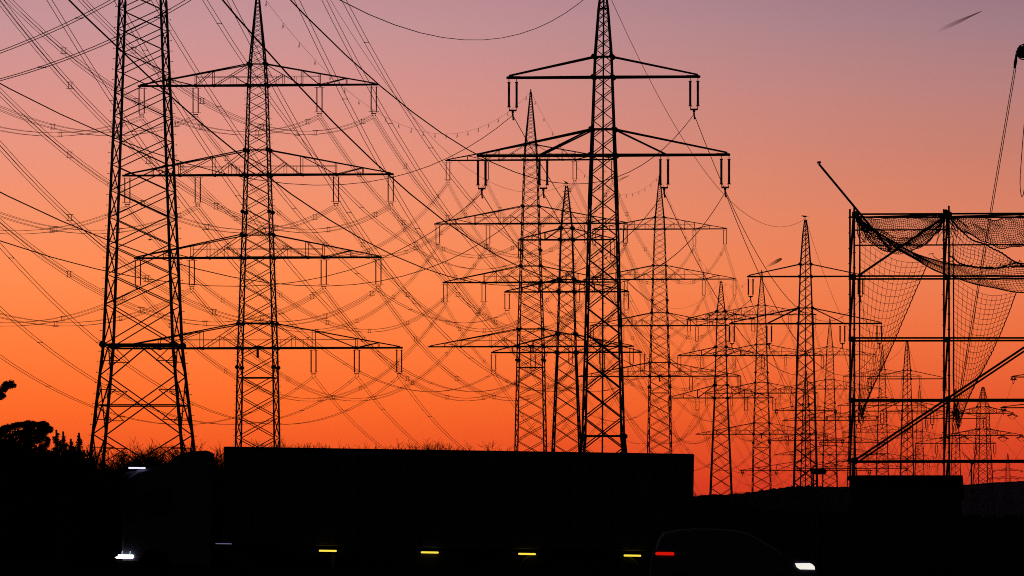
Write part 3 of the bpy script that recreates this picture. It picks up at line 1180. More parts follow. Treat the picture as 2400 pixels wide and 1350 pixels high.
    for x, r in ((cf + 0.95, 0.5), (X(560), 0.5)):
        for y in (0.2, 2.35):
            wheel(L, x, y, r, r, 0.3)
    for x in (xb - 4.6, xb - 3.3, xb - 2.0):
        for y in (0.2, 2.35):
            wheel(L, x, y, 0.5, 0.5, 0.36)


def build_car():
    D = 178.0
    s = F / D
    org = ((1722 - 1200) / s, D, gz((1722 - 1200) / s, D))
    C = thing('car', 'dark estate car driving right in front of the lorry, headlight and tail lamp lit', 'car', org)
    C.rotation_euler = (0, 0.0157, 0)
    g0 = org[2]
    X = lambda px: (px - 1722) / s
    Z = lambda py: EYE + (HY - py) / s - g0
    # cross sections along the width: (y, inset) with greenhouse pulled in
    low = [(X(1528), 0.32), (X(1524), 0.55), (X(1527), Z(1312)), (X(1534), Z(1290)), (X(1830), Z(1296)), (X(1868), Z(1304)), (X(1895), Z(1312)), (X(1911), Z(1326)),
           (X(1914), Z(1340)), (X(1912), 0.35), (X(1880), 0.22), (X(1560), 0.22)]
    b = MB()
    prism(b, low, 0.0, 1.8, 0.10)
    body = part('body', b, 'car', C)
    top = [(X(1534), Z(1289)), (X(1545), Z(1263)), (X(1556), Z(1250)), (X(1590), Z(1243)), (X(1640), Z(1239.5)), (X(1680), Z(1239.3)), (X(1715), Z(1241)),
           (X(1742), Z(1246)), (X(1768), Z(1257)), (X(1800), Z(1275)), (X(1834), Z(1295)), (X(1830), Z(1299)), (X(1536), Z(1294))]
    b = MB()
    n = len(top)
    rows = [(0.06, 0.0, 0.0), (0.22, 0.93, 0.02), (0.42, 1.0, 0.0), (1.38, 1.0, 0.0), (1.58, 0.93, 0.02), (1.74, 0.0, 0.0)]
    zb = Z(1297)
    base = 0
    for y, k, ins in rows:
        for x, z in top:
            zz = zb + (z - zb) * (0.12 + 0.88 * k) if k < 1 else z
            b.v.append((x * (0.985 if k < 1 else 1.0), y, zz))
    for r in range(len(rows) - 1):
        for i in range(n):
            a, c = r * n + i, r * n + (i + 1) % n
            b.f.append((a, c, c + n, a + n))
    b.f.append(tuple(reversed(range(n))))
    b.f.append(tuple((len(rows) - 1) * n + i for i in range(n)))
    part('roof', b, 'car', body)
    m = MB()
    h = lambda k, y: zb + (Z(1250) - zb) * k
    for xa, xb_ in ((1560, 1632), (1640, 1708), (1714, 1772)):
        m.add([(X(xa), 0.085, h(0.15, 0)), (X(xb_ + (26 if xa > 1700 else 2)), 0.085, h(0.15, 0)), (X(xb_), 0.195, h(0.80 if xa < 1700 else 0.66, 0)), (X(xa + 8), 0.195, h(0.80, 0))], [(0, 1, 2, 3), (3, 2, 1, 0)])
    part('side_windows', m, 'glass', C)
    hl = MB()
    prism(hl, [(X(1862), Z(1318)), (X(1866), Z(1327)), (X(1874), Z(1332)), (X(1909), Z(1332)), (X(1908), Z(1325)), (X(1902), Z(1319)), (X(1896), Z(1317))], -0.03, 0.3)
    part('headlight', hl, 'car_white', body)
    tl = MB()
    prism(tl, [(X(1536), Z(1304)), (X(1577), Z(1304)), (X(1579), Z(1300)), (X(1577), Z(1296.5)), (X(1537), Z(1296.5)), (X(1534), Z(1300))], -0.03, 0.2)
    part('tail_light', tl, 'red', body)
    for px in (1592, 1836):
        for y in (0.1, 1.7):
            wheel(C, X(px), y, 0.33, 0.33, 0.22)
    m = MB()
    prism(m, [(X(1782), Z(1290)), (X(1796), Z(1290)), (X(1796), Z(1276)), (X(1784), Z(1278))], -0.16, 0.02)
    part('mirror', m, 'car', C)


build_lorry()
build_car()

# ------------------------------------------------------------------ scaffold with nets


def build_scaffold():
    D = 215.0
    dd = {'f': 214.5, 'b': 215.9}
    org = W(1997, 1240, D)
    org[2] = gz(org[0], D)
    Sc = thing('scaffold', 'tall black tube scaffold tower with crossed braces behind the hut', 'scaffold', tuple(org))
    O = np.array(org)

    def P(px, py, row='f'):
        return W(px, py, dd[row]) - O
    gy = 1388

    def pole(name, pts, r=0.03):
        mb = MB()
        mb.tube(pts, r, 8)
        return part(name, mb, 'tube', Sc)
    for px in (2002, 2224, 2446):
        p = pole('standard', [P(px, 482, 'f'), P(px + 1, gy, 'f')], 0.031)
        mb = MB()
        for y in range(520, 1360, 36):
            mb.bar(P(px, y, 'f') - np.array([0.05, 0, 0]), P(px, y, 'f') + np.array([0.05, 0, 0]), 0.035)
        for y in (502, 650, 795, 938, 1082):
            mb.lathe([(0.04, -0.07), (0.055, -0.05), (0.055, 0.05), (0.04, 0.07)], P(px, y, 'f'), 8)
        part('coupler', mb, 'tube', p)
    for px in (1992, 2212, 2434):
        p = pole('standard', [P(px, 490, 'b'), P(px + 1, gy, 'b')], 0.031)
        mb = MB()
        for y in range(510, 1360, 36):
            mb.bar(P(px, y, 'b') - np.array([0.05, 0, 0]), P(px, y, 'b') + np.array([0.03, 0, 0]), 0.035)
        part('coupler', mb, 'tube', p)
    rt = 2450
    for y0, y1 in ((502, 500), (647, 647), (792, 792), (937, 936), (1081, 1079)):
        pole('ledger', [P(1998, y0, 'f'), P(rt, y1, 'f')], 0.03)
    for y0, y1 in ((509, 509), (654, 653), (799, 798), (940, 940), (1083, 1083)):
        pole('ledger', [P(1990, y0, 'b'), P(rt, y1, 'b')], 0.031)
    pole('ledger', [P(1999, 510, 'f'), P(2222, 503, 'f')], 0.03)
    pole('ledger', [P(2224, 508, 'f'), P(2450, 501, 'f')], 0.03)
    pole('ledger', [P(2001, 539.5, 'f'), P(2226, 538, 'f')], 0.024)
    pole('ledger', [P(2001, 575, 'f'), P(rt, 573, 'f')], 0.024)
    pole('ledger', [P(2001, 1232, 'f'), P(rt, 1232, 'f')], 0.03)
    # zigzag ties between the two rows
    for x in (1992, 2213, 2435):
        for a, b in ((512, 650), (655, 795), (800, 938), (942, 1082), (1086, 1225)):
            pole('tie', [P(x + 8, a, 'f'), P(x - 1, b, 'b')], 0.036)
    pole('brace', [P(2012, 646, 'f'), P(2221, 504, 'f')], 0.036)
    pole('brace', [P(2003, 1079, 'f'), P(2450, 781, 'f')], 0.036)
    pole('brace', [P(2006, 1086, 'b'), P(2450, 790, 'b')], 0.031)
    for px, py, r in ((2003, 1080, 0.11), (2222, 936, 0.10), (2004, 502, 0.10), (2224, 503, 0.10), (2000, 648, 0.09), (2218, 650, 0.09), (2218, 796, 0.09), (1998, 795, 0.09), (1998, 938, 0.09)):
        mb = MB()
        mb.lathe([(r * 0.5, -r), (r, -r * 0.6), (r, r * 0.6), (r * 0.5, r)], P(px, py, 'f'), 8)
        part('clamp', mb, 'tube', Sc)
    # leaning pole over the corner
    mb = MB()
    a, b = W(1919, 384, 214.3), W(2084, 583, 214.4)
    mb.tube([a, b], 0.036, 8)
    mb.bar(a + np.array([-0.05, 0, 0.04]), a + np.array([0.07, 0, 0.05]), 0.07)
    mb.lathe([(0.02, -0.1), (0.06, -0.06), (0.06, 0.04), (0.02, 0.08)], b, 8)
    tag(link('pole', mb.mesh('pole'), M['tube']), 'single long pole leaning up and left from the scaffold\'s top corner', 'pole')


def interp2(tab, t):
    ts = np.linspace(0, 1, len(tab)) if len(tab[0]) == 2 else None
    return np.array([np.interp(t, ts, [p[0] for p in tab]), np.interp(t, ts, [p[1] for p in tab])])


def smooth_path(tab, n=60):
    """Catmull-Rom through points"""
    P = [np.array(p, float) for p in tab]
    P = [2 * P[0] - P[1]] + P + [2 * P[-1] - P[-2]]
    out = []
    k = len(P) - 3
    for j in range(n + 1):
        t = j / n * k
        i = min(int(t), k - 1)
        u = t - i
        a, b, c, d = P[i:i + 4]
        out.append(0.5 * (2 * b + (c - a) * u + (2 * a - 5 * b + 4 * c - d) * u * u + (3 * b - a - 3 * c + d) * u ** 3))
    return out


def net(label, edge_a, edge_b, nu, nv, D, bulge, seed, r=0.0085, scallop=0.0, edge_r=0.02, jit=0.03, skew=0.0, sag=0.0, depth2=0.0, edges=(True, True)):
    """cord net spanning between two edge ropes given as photo-plane paths; nu cords follow the edges, nv run across"""
    rnd = random.Random(seed)
    n = nv * 2
    A = smooth_path(edge_a, n)
    B = smooth_path(edge_b, n)
    org = W(A[0][0], A[0][1], D)
    root = thing('safety_net', label, 'net', tuple(org), 0, 'nets hung on the scaffold')
    G = []
    ph = [rnd.random() * 6 for _ in range(8)]
    for i in range(nu + 1):
        v = i / nu
        row = []
        for j in range(n + 1):
            u = j / n
            q = A[j] * (1 - v) + B[min(n, max(0, int(round(j + skew * v * n))))] * v
            dy = bulge * math.sin(pi * v) * math.sin(pi * u) + 0.10 * math.sin(ph[0] + 9 * u + 3 * v) + depth2 * v
            q = q + np.array([math.sin(ph[1] + 11 * v + 7 * u), math.sin(ph[2] + 13 * u + 5 * v) + math.sin(ph[3] + 31 * u - 9 * v) * .6]) * jit * 40
            q[1] += sag * math.sin(pi * v) + scallop * abs(math.sin(pi * j / 2)) * (0.6 + 0.6 * rnd.random())
            row.append(W(q[0], q[1], D + dy) - org)
        G.append(row)
    mb = MB()
    for i in range(1, nu):
        mb.tube(G[i], r, 3)
    for j in range(0, n + 1, 2):
        mb.tube([G[i][j] for i in range(nu + 1)], r, 3)
    part('mesh', mb, 'net', root)
    for k, i in ((0, 0), (1, nu)):
        if edges[k]:
            mb = MB()
            mb.tube(G[i], edge_r, 5)
            part('edge_rope', mb, 'rope', root)
    return root


def build_nets():
    # gathered swag in the first bay, two layers
    net('dense gathered net swag across the top of the first scaffold bay', [(2006, 508), (2060, 511), (2110, 512), (2160, 510), (2212, 507)],
        [(2012, 512), (2034, 556), (2075, 585), (2110, 594), (2150, 582), (2186, 552), (2214, 510)], 18, 44, 214.9, 0.3, 1, 0.0095, 0.8, 0.014, 0.06)
    net('second looser layer of net under the first bay\'s gathered swag', [(2010, 510), (2040, 535), (2110, 556), (2170, 540), (2212, 510)],
        [(2018, 530), (2045, 566), (2080, 588), (2115, 592), (2160, 572), (2196, 545), (2212, 520)], 11, 44, 215.3, 0.2, 2, 0.0115, 1.5, 0.016, 0.09)
    # long sagging net from the first corner down to the right edge
    net('long sagging net sweeping from the scaffold\'s top left corner to the right edge',
        [(2008, 508), (2060, 546), (2115, 578), (2180, 605), (2250, 621), (2320, 630), (2390, 616), (2460, 630)],
        [(2008, 508), (2055, 548), (2115, 590), (2170, 622), (2230, 646), (2300, 668), (2370, 684), (2460, 684)], 15, 74, 214.2, -0.4, 3, 0.0095, 0.6, 0.022, 0.04, 0.06)
    net('dark gathered net swag across the top of the second scaffold bay', [(2228, 508), (2290, 511), (2350, 511), (2400, 510), (2455, 508)],
        [(2232, 512), (2264, 546), (2300, 566), (2340, 576), (2385, 578), (2420, 574), (2455, 566)], 18, 44, 214.9, 0.3, 4, 0.0105, 1.2, 0.02, 0.085)
    net('coarse light net between the second bay\'s swag and the long net', [(2230, 514), (2268, 552), (2310, 574), (2352, 596), (2400, 621), (2455, 640)],
        [(2226, 600), (2255, 618), (2300, 625), (2340, 628), (2400, 622), (2455, 642)], 7, 26, 214.6, 0.4, 5, 0.008, 2.0, 0.028, 0.04)
    # hanging panels
    net('thin net panel hanging like a sail in the first scaffold bay', [(2016, 556), (2016, 650), (2015, 760), (2015, 860), (2014, 930), (2015, 962)],
        [(2176, 612), (2150, 672), (2116, 750), (2082, 830), (2046, 905), (2022, 958)], 13, 27, 215.6, 0.8, 6, 0.0075, 3.2, 0.018, 0.006, 0, 24)
    net('thin net panel hanging like a sail in the second scaffold bay', [(2235, 648), (2235, 720), (2236, 800), (2236, 880), (2237, 940), (2240, 985)],
        [(2382, 684), (2362, 738), (2336, 800), (2308, 858), (2276, 920), (2252, 978)], 13, 27, 215.6, 0.8, 7, 0.0075, 3.2, 0.018, 0.006, 0, 24)
    # bunches of slack rope at the corners
    rnd = random.Random(9)

    def bunch(label, px, py, n, spread, drop, D, knots=4):
        org = W(px, py, D)
        mb = MB()
        for i in range(n):
            x, y = px + rnd.uniform(-4, 4), py + rnd.uniform(-5, 5)
            ex = x + rnd.uniform(*spread)
            ey = y + rnd.uniform(*drop)
            pts = []
            for t in np.linspace(0, 1, 9):
                pts.append(W(x + (ex - x) * t + 3 * math.sin(6 * t + i), y + (ey - y) * (t ** 0.8), D + 0.15 * math.sin(i + 3 * t)) - org)
            if i % 3 == 0:
                for t in np.linspace(0.1, 1, 8):
                    pts.append(W(ex + 7 * math.sin(pi * t), ey - 26 * t, D) - org)
            mb.tube(pts, 0.011, 4)
        for a in range(knots):
            mb.lathe([(0.02, -0.10), (0.06, -0.05), (0.065, 0.05), (0.02, 0.10)], W(px + rnd.uniform(-6, 6), py + rnd.uniform(-5, 9), D) - org, 7)
        o = link('rope_bunch', mb.mesh('rope_bunch'), M['rope'], None, tuple(org))
        tag(o, label, 'rope', 'slack ropes tied on the scaffold')
    bunch('slack rope bundle tied at the scaffold\'s top left corner', 2008, 506, 14, (6, 38), (30, 70), 214.3)
    bunch('large knotted rope bundle on top of the middle scaffold pole', 2222, 502, 20, (-34, 34), (30, 75), 214.3)
    bunch('tangled rope end hanging at the foot of the first bay\'s net', 2017, 955, 6, (-4, 8), (25, 55), 215.4, 0)
    bunch('tangled rope end hanging at the foot of the second bay\'s net', 2240, 945, 9, (-6, 14), (30, 70), 215.4, 0)

    def rope(label, path, D, r):
        pts = [W(p[0], p[1], D) for p in path]
        org = pts[0]
        mb = MB()
        mb.tube([p - org for p in pts], r, 5)
        tag(link('rope', mb.mesh('rope'), M['rope'], None, tuple(org)), label, 'rope', 'ropes hung on the scaffold')
    lp = []
    for i in range(120):
        t = i / 119
        x = 2176 + 222 * t
        y = np.interp(x, [2176, 2200, 2250, 2320, 2390, 2400], [592, 605, 619, 628, 612, 612])
        lp.append((x + 5 * math.sin(t * 62), y - 7 * abs(math.sin(t * 31)) + 4))
    rope('looped lacing rope wriggling along the long net\'s upper edge', lp, 214.1, 0.012)
    rope('rope hanging straight down along the first bay\'s net edge', [(2015, 520), (2014, 700), (2015, 900), (2012, 960)], 215.2, 0.018)
    rope('rope hanging straight down along the second bay\'s net edge', [(2234, 560), (2235, 760), (2234, 880), (2237, 960)], 215.2, 0.02)
    rope('left cord of the hoist line slanting down from the pulley', [(2377, 160), (2320, 500), (2293, 660), (2252, 905), (2240, 990)], 214.0, 0.013)
    rope('right cord of the hoist line slanting down from the pulley', [(2381, 160), (2324, 500), (2297, 660), (2256, 905), (2243, 990)], 214.0, 0.013)
    rope('thin slack rope loop dangling at the right edge below the pulley', smooth_path([(2404, 250), (2397, 330), (2392, 400), (2391, 435), (2394, 459), (2399, 452), (2405, 400), (2410, 300)], 40), 214.0, 0.014)
    # pulley head, carried by a mast just outside the frame
    D = 214.0
    foot = W(2440, 1240, D)
    foot[2] = gz(foot[0], D)
    H = thing('hoist_mast', 'hoist mast with a dark pulley head at the right edge high above the scaffold', 'hoist', tuple(foot))
    O = np.array(foot)
    m = MB()
    for dx in (-0.14, 0.14):
        for dy in (-0.14, 0.14):
            m.tube([np.array([dx, dy, 0]), W(2440, 90, D) - O + np.array([dx, dy, 0])], 0.03, 6)
    z = 0.3
    while z < 15.2:
        m.bar((-0.14, -0.14, z), (0.14, -0.14, z + 0.3), 0.025)
        m.bar((0.14, 0.14, z), (-0.14, 0.14, z + 0.3), 0.025)
        z += 0.3
    part('mast', m, 'tube', H)
    m = MB()
    m.bar(W(2440, 100, D) - O, W(2392, 116, D) - O, 0.09)
    m.bar(W(2440, 126, D) - O, W(2396, 124, D) - O, 0.07)
    part('jib', m, 'tube', H)
    m = MB()
    c = W(2397, 122, D) - O
    m.lathe([(0.10, -0.1), (0.19, -0.1), (0.16, -0.03), (0.16, 0.03), (0.19, 0.1), (0.10, 0.1)], c, 18, 'y')
    m.bar(c + np.array([-0.2, -0.12, -0.02]), c + np.array([0.2, -0.12, 0.06]), 0.12)
    m.bar(c + np.array([0.0, -0.12, -0.2]), c + np.array([0.04, -0.12, 0.24]), 0.08)
    m.bar(c + np.array([-0.12, -0.1, -0.1]), c + np.array([0.3, -0.1, -0.08]), 0.09)
    m.bar(W(2391, 106, D) - O, W(2391, 116, D) - O, 0.05)
    m.bar(W(2383, 126, D) - O, W(2400, 118, D) - O, 0.16)
    part('pulley', m, 'tube', H)
    m = MB()
    m.tube([W(p[0], p[1], D) - O for p in smooth_path([(2386, 128), (2388, 134), (2393, 138), (2400, 139), (2408, 134)], 12)], 0.022, 5)
    m.tube([W(p[0], p[1], D) - O for p in smooth_path([(2384, 116), (2390, 108), (2398, 104), (2408, 100)], 12)], 0.02, 5)
    part('cable_guide', m, 'tube', H)
    m = MB()
    m.tube([W(2383, 126, D) - O, W(2378, 160, D) - O], 0.045, 6)
    m.tube([W(2381, 140, D) - O, W(2379, 152, D) - O], 0.055, 6)
    part('rope_socket', m, 'tube', H)


build_scaffold()
build_nets()

# ------------------------------------------------------------------ hut, sensor box, wind turbine


def build_hut():
    D = 206.5
    a, b = W(2003, 1120, D), W(2250, 1120, D)
    org = ((a[0] + b[0]) / 2, D, gz((a[0] + b[0]) / 2, D))
    Hh = thing('hut', 'flat black site hut with an overhanging roof in front of the scaffold', 'hut', org)
    O = np.array(org)
    hw = (b[0] - a[0]) / 2
    m = MB()
    m.box((-hw + 0.05, 0.0, 0.1), (hw - 0.06, 3.0, a[2] - O[2] + 0.02))
    w = part('wall', m, 'timber', Hh)
    x = -hw + 0.1
    m = MB()
    while x < hw - 0.1:
        m.box((x, -0.02, 0.12), (x + 0.16, -0.001, a[2] - O[2] - 0.05))
        x += 0.19
    part('boarding', m, 'timber', w)
    m = MB()
    m.add([(-0.5, -0.03, 0.15), (0.4, -0.03, 0.15), (0.4, -0.03, 2.1), (-0.5, -0.03, 2.1), (-0.5, -0.005, 0.15), (0.4, -0.005, 0.15), (0.4, -0.005, 2.1), (-0.5, -0.005, 2.1)],
          [(3, 2, 1, 0), (4, 5, 6, 7), (0, 1, 5, 4), (1, 2, 6, 5), (2, 3, 7, 6), (3, 0, 4, 7)])
    part('door', m, 'timber', Hh)
    zr = W(0, 1114, D)[2] - O[2]
    m = MB()
    xl, xr = W(1999, 0, D)[0] - O[0], W(2258, 0, D)[0] - O[0]
    m.add([(xl, -0.3, zr - 0.14), (xr + 0.02, -0.3, zr - 0.75), (xr + 0.02, 3.3, zr - 0.75), (xl, 3.3, zr - 0.14), (xl, -0.3, zr), (xr - 0.04, -0.3, zr), (xr - 0.04, 3.3, zr), (xl, 3.3, zr),
           (xr - 0.12, -0.3, zr - 0.75), (xr - 0.12, 3.3, zr - 0.75), (xr - 0.16, -0.3, zr - 0.14), (xr - 0.16, 3.3, zr - 0.14)],
          [(4, 5, 1, 8, 10, 0), (3, 11, 9, 2, 6, 7), (4, 7, 6, 5), (5, 6, 2, 1), (0, 3, 7, 4), (1, 2, 9, 8), (8, 9, 11, 10), (10, 11, 3, 0)])
    part('roof', m, 'felt', Hh)
    m = MB()
    for i in range(6):
        m.box((-hw + 0.2 + i * 0.6, 0.1, -0.3), (-hw + 0.35 + i * 0.6, 2.8, 0.1))
    part('footing', m, 'timber', Hh)
    # box on two posts
    D = 232.0
    org = W(1918, 1240, D)
    org[2] = gz(org[0], D)
    O = np.array(org)
    B = thing('signal_box', 'small dark box on two thin posts, low in front of the middle two-armed tower', 'box', tuple(org))
    m = MB()
    p, q = W(1901, 1099, D) - O, W(1936, 1112, D) - O
    prism(m, [(p[0], q[2] + 0.03), (p[0] + 0.06, q[2]), (q[0] - 0.06, q[2]), (q[0], q[2] + 0.03), (q[0], p[2] - 0.02), (q[0] - 0.05, p[2]), (p[0] + 0.05, p[2]), (p[0], p[2] - 0.02)], -0.15, 0.15)
    part('cabinet', m, 'chassis', B)
    for px in (1906, 1915):
        m = MB()
        a = W(px, 1112, D) - O
        m.tube([a, np.array([a[0], a[1], -0.3])], 0.035, 6)
        part('post', m, 'tube', B)
    # wind turbine far away
    D = 6500.0
    org = W(2277, 1240, D)
    org[2] = 0
    O = np.array(org)
    T = thing('wind_turbine', 'distant wind turbine with a red lamp left of the squat anchor tower', 'turbine', tuple(org))
    hub = W(2279, 1084, D) - O
    m = MB()
    m.tube([(0, 0, 0), (0, 0, hub[2])], 1.2, 10, 0.7)
    part('mast', m, 'steel', T)
    m = MB()
    m.bar(hub + np.array([0, -3, 0]), hub + np.array([0, 6, 0]), 3.2)
    part('nacelle', m, 'steel', T)
    for ang in (135, 15, 255):
        m = MB()
        d = np.array([cos(radians(ang)), 0, sin(radians(ang))])
        L = 14.0 if ang != 135 else 14.0
        h0 = hub + np.array([0, -4, 0])
        m.tube([h0, h0 + d * L * 0.3, h0 + d * L], 0.8, 6, 0.25)
        part('blade', m, 'steel', T)
    m = MB()
    m.lathe([(0.1, -0.8), (1.1, -0.4), (1.1, 0.4), (0.1, 0.8)], hub + np.array([2.5, -5.5, 1.5]), 8)
    part('beacon', m, 'beacon', T)


build_hut()

# ------------------------------------------------------------------ trees and shrubs


def twig_tree(rnd, h, spread, levels=5, trunk=0.05, n0=3):
    """bare crown: trunk part and a branch part"""
    tk, br = MB(), MB()

    def grow(p, d, l, r, lev):
        mb = tk if lev == 0 else br
        q = p + d * l
        midp = (p + q) / 2 + np.array([rnd.uniform(-1, 1), rnd.uniform(-1, 1), rnd.uniform(-.4, .4)]) * l * 0.07
        mb.tube([p, midp, q], r, 3 if lev > 1 else 5, r * 0.68)
        if lev >= levels:
            return
        for k in range(rnd.choice((2, 3, 3))):
            nd = d + np.array([rnd.gauss(0, spread), rnd.gauss(0, spread), rnd.gauss(0.08, spread * 0.55)])
            nd /= np.linalg.norm(nd)
            grow(p + (q - p) * rnd.uniform(0.55, 1.0), nd, l * rnd.uniform(0.62, 0.84), max(r * 0.60, 0.0052), lev + 1)
    for k in range(n0):
        d = np.array([rnd.gauss(0, 0.22), rnd.gauss(0, 0.22), 1.0])
        d /= np.linalg.norm(d)
        grow(np.array([rnd.uniform(-.25, .25), rnd.uniform(-.25, .25), -0.1]), d, h * 0.30, trunk, 0)
    return tk, br


def leaf_cloud(mb, rnd, c, rad, n, size, needle=False):
    """n small faces through an ellipsoid, denser towards its skin"""
    for i in range(n):
        while True:
            v = np.array([rnd.uniform(-1, 1), rnd.uniform(-1, 1), rnd.uniform(-1, 1)])
            if np.linalg.norm(v) <= 1:
                break
        p = np.array(c) + v * np.array(rad)
        a = np.array([rnd.gauss(0, 1), rnd.gauss(0, 1), rnd.gauss(0, 1)])
        a /= np.linalg.norm(a)
        b = np.cross(a, np.array([rnd.gauss(0, 1), rnd.gauss(0, 1), rnd.gauss(0, 1)]))
        b /= max(np.linalg.norm(b), 1e-6)
        s = size * rnd.uniform(0.6, 1.3)
        t = s * (0.3 if needle else 0.55)
        mb.add([p - a * s, p + b * t, p + a * s, p - b * t], [(0, 1, 2, 3)])


def build_plants():
    rnd = random.Random(21)
    D = 270.0
    protos = []
    for k in range(7):
        protos.append([m.mesh(n) for m, n in zip(twig_tree(random.Random(100 + k), 4.6, 0.46, 7, 0.04, 4), ('trunk', 'branches'))])
    for p in protos:
        p[0].materials.append(M['bark'])
        p[1].materials.append(M['bark'])

    def bare(px, top, D, k, label, group, sx=1.0):
        z0 = gz((px - 1200) / F * D, D)
        want = W(px, top, D)[2] - z0
        zmax = max(v.co.z for v in protos[k][1].vertices)
        sc = want / zmax
        o = thing('bare_shrub', label, 'shrub', ((px - 1200) / F * D, D, z0), rnd.uniform(0, 6.28), group)
        o.scale = (sc * sx, sc * sx, sc)
        for me, n in zip(protos[k], ('trunk', 'branches')):
            link(n, me, None, o)
    a = 'leafless shrub behind the huge tower\'s legs, left of the lorry cab'
    for i, (px, top, sx) in enumerate(((190, 1042, 1), (216, 1036, 1.0), (242, 1042, 1.0), (268, 1034, 1), (292, 1026, 1.0), (318, 1022, 1.0), (338, 1022, 1.0), (364, 1036, 1.0), (388, 1034, 1.0), (412, 1044, 1.0))):
        bare(px, top, D + rnd.uniform(-4, 6), i % 7, a, 'leafless shrubs left of the cab', sx)
    a = 'leafless shrub seen through the gap between cab and trailer'
    for i, (px, top, sx) in enumerate(((440, 1038, 1.0), (466, 1030, 1.0), (490, 1032, 0.8), (524, 1028, 0.9), (546, 1030, 0.9))):
        bare(px, top, D + rnd.uniform(-4, 6), (i + 3) % 7, a, 'leafless shrubs behind the cab gap', sx)
    a = 'tip of a leafless shrub showing just above the trailer roof'
    for i, (px, top) in enumerate(((668, 1026), (680, 1022), (690, 1026), (704, 1028), (730, 1036), (756, 1038), (782, 1031), (806, 1036), (822, 1040), (846, 1037), (872, 1041), (942, 1040), (956, 1038))):
        bare(px, top, D + rnd.uniform(-4, 6), (i + 1) % 7, a, 'leafless shrubs above the left half of the trailer', 0.9)
    a = 'leafless shrub in the taller clump above the middle of the trailer'
    for i, (px, top) in enumerate(((982, 1036), (992, 1028), (1003, 1024), (1014, 1030), (1024, 1024), (1032, 1030), (1040, 1027), (1056, 1034), (1072, 1038), (1090, 1040))):
        bare(px, top, D + rnd.uniform(-4, 6), (i + 5) % 7, a, 'leafless shrubs above the middle of the trailer', 1.0)
    a = 'small far leafless shrub on the dark ground right of the trailer end'
    for i, (px, top, dd) in enumerate(((1634, 1140, 1200), (1650, 1148, 1200), (1668, 1152, 1200), (1738, 1150, 2090), (1752, 1146, 2090), (1768, 1146, 2090), (1784, 1144, 2090), (1700, 1156, 1200), (1720, 1154, 1200))):
        bare(px, top, dd, i % 7, a, 'far leafless shrubs right of the trailer', 1.8)
    # pines at the left edge
    D = 258.0

    def pine(px, D, label, clumps, trunk_to, seed):
        r = random.Random(seed)
        x = (px - 1200) / F * D
        z0 = gz(x, D)
        o = thing('pine_tree', label, 'tree', (x, D, z0))
        O = np.array([x, D, z0])
        t = MB()
        tz = W(trunk_to[0], trunk_to[1], D) - O
        t.tube([(0, 0, -0.2), tz * 0.5 + np.array([0.1, 0, 0]), tz], 0.14, 7, 0.04)
        for cx, cy, rx, rz, n in clumps[::7]:
            c = W(cx, cy, D) - O
            st = tz * min(0.9, max(0.3, (c[2] - 0.6) / max(tz[2], 0.1)))
            t.tube([st, (st + c) / 2 + np.array([0, 0, -0.08]), c], 0.03, 4, 0.008)
        part('trunk', t, 'bark', o)
        m = MB()
        for cx, cy, rx, rz, n in clumps:
            c = W(cx, cy, D) - O
            k = F / D
            for q in range(max(1, n // 60)):
                # tufts of needles through the clump
                while True:
                    v = np.array([r.uniform(-1, 1), r.uniform(-1, 1), r.uniform(-1, 1)])
                    if np.linalg.norm(v) <= 1:
                        break
                leaf_cloud(m, r, c + v * np.array([rx / k, rx / k * 12, rz / k]), (0.085, 0.10, 0.085), 44, 0.05, True)
        part('crown', m, 'needle', o)
    def region(r, n, xs, tops, bots):
        out = []
        for i in range(n):
            x = r.uniform(xs[0], xs[-1])
            t, b = np.interp(x, xs, tops), np.interp(x, xs, bots)
            y = r.uniform(t, b) if i % 3 else t + abs(r.gauss(0, 2.0))
            out.append((x, y, 2.2, 2.2, 60))
        return out
    rr = random.Random(8)
    crown = region(rr, 720, [-60, 0, 10, 30, 50, 68, 85, 98, 105, 112, 119], [1004, 1008, 1001, 996, 993, 989, 993, 994, 990, 999, 1007], [1070, 1070, 1068, 1064, 1060, 1052, 1040, 1026, 1018, 1014, 1010])
    crown += region(rr, 60, [86, 96, 106, 114], [1024, 1020, 1022, 1030], [1040, 1048, 1052, 1040])
    crown += region(rr, 120, [-60, 0, 60, 110, 120], [1046, 1050, 1056, 1052, 1060], [1080, 1080, 1080, 1080, 1080])
    pine(-25, D, 'broad dark pine with a rounded crown low at the left edge', crown, (30, 1016), 31)
    branch = region(rr, 46, [-30, 0, 8, 14], [920, 914, 908, 906], [938, 930, 922, 914]) + region(rr, 34, [10, 16, 24, 33], [900, 898, 898, 894], [914, 912, 908, 904]) + region(rr, 8, [0, 6, 12], [926, 926, 926], [934, 933, 930])
    branch += region(rr, 160, [-160, -100, -50], [800, 790, 850], [930, 960, 930])
    pine(-120, 240.0, 'tall pine beyond the left edge, one dark branch reaching into the picture', branch, (-118, 830), 33)
    for i, (px, top, lab) in enumerate(((134, 1015, 'young pine with a bare forked leader, right beside the rounded pine'), (149, 1019, 'young pine with bushy upright shoots, second beside the rounded pine'),
                                        (166, 1036, 'short young pine between the bushy one and the huge tower'), (184, 1022, 'young pine with one tall thick shoot, nearest the huge tower'))):
        cl = [(px + rr.uniform(-1.5, 1.5), top + 4 + 5 * q, 1.2, 3.0, 60) for q in range(5 + i % 2)] + [(px - 6 - i + q * 0.8, top + 10 + 6 * i + 5 * q, 1.3, 3, 60) for q in range(5)] + [(px + 8 - i - q * 0.9, top + 24 - 4 * i + 5 * q, 1.3, 3, 60) for q in range(5)]
        cl += [(px + rr.uniform(-9, 9), top + rr.uniform(38, 75), 3, 3, 60) for q in range(26)]
        pine(px, D + 2 + i, lab, cl, (px - 2 + i, top - 8), 40 + i)
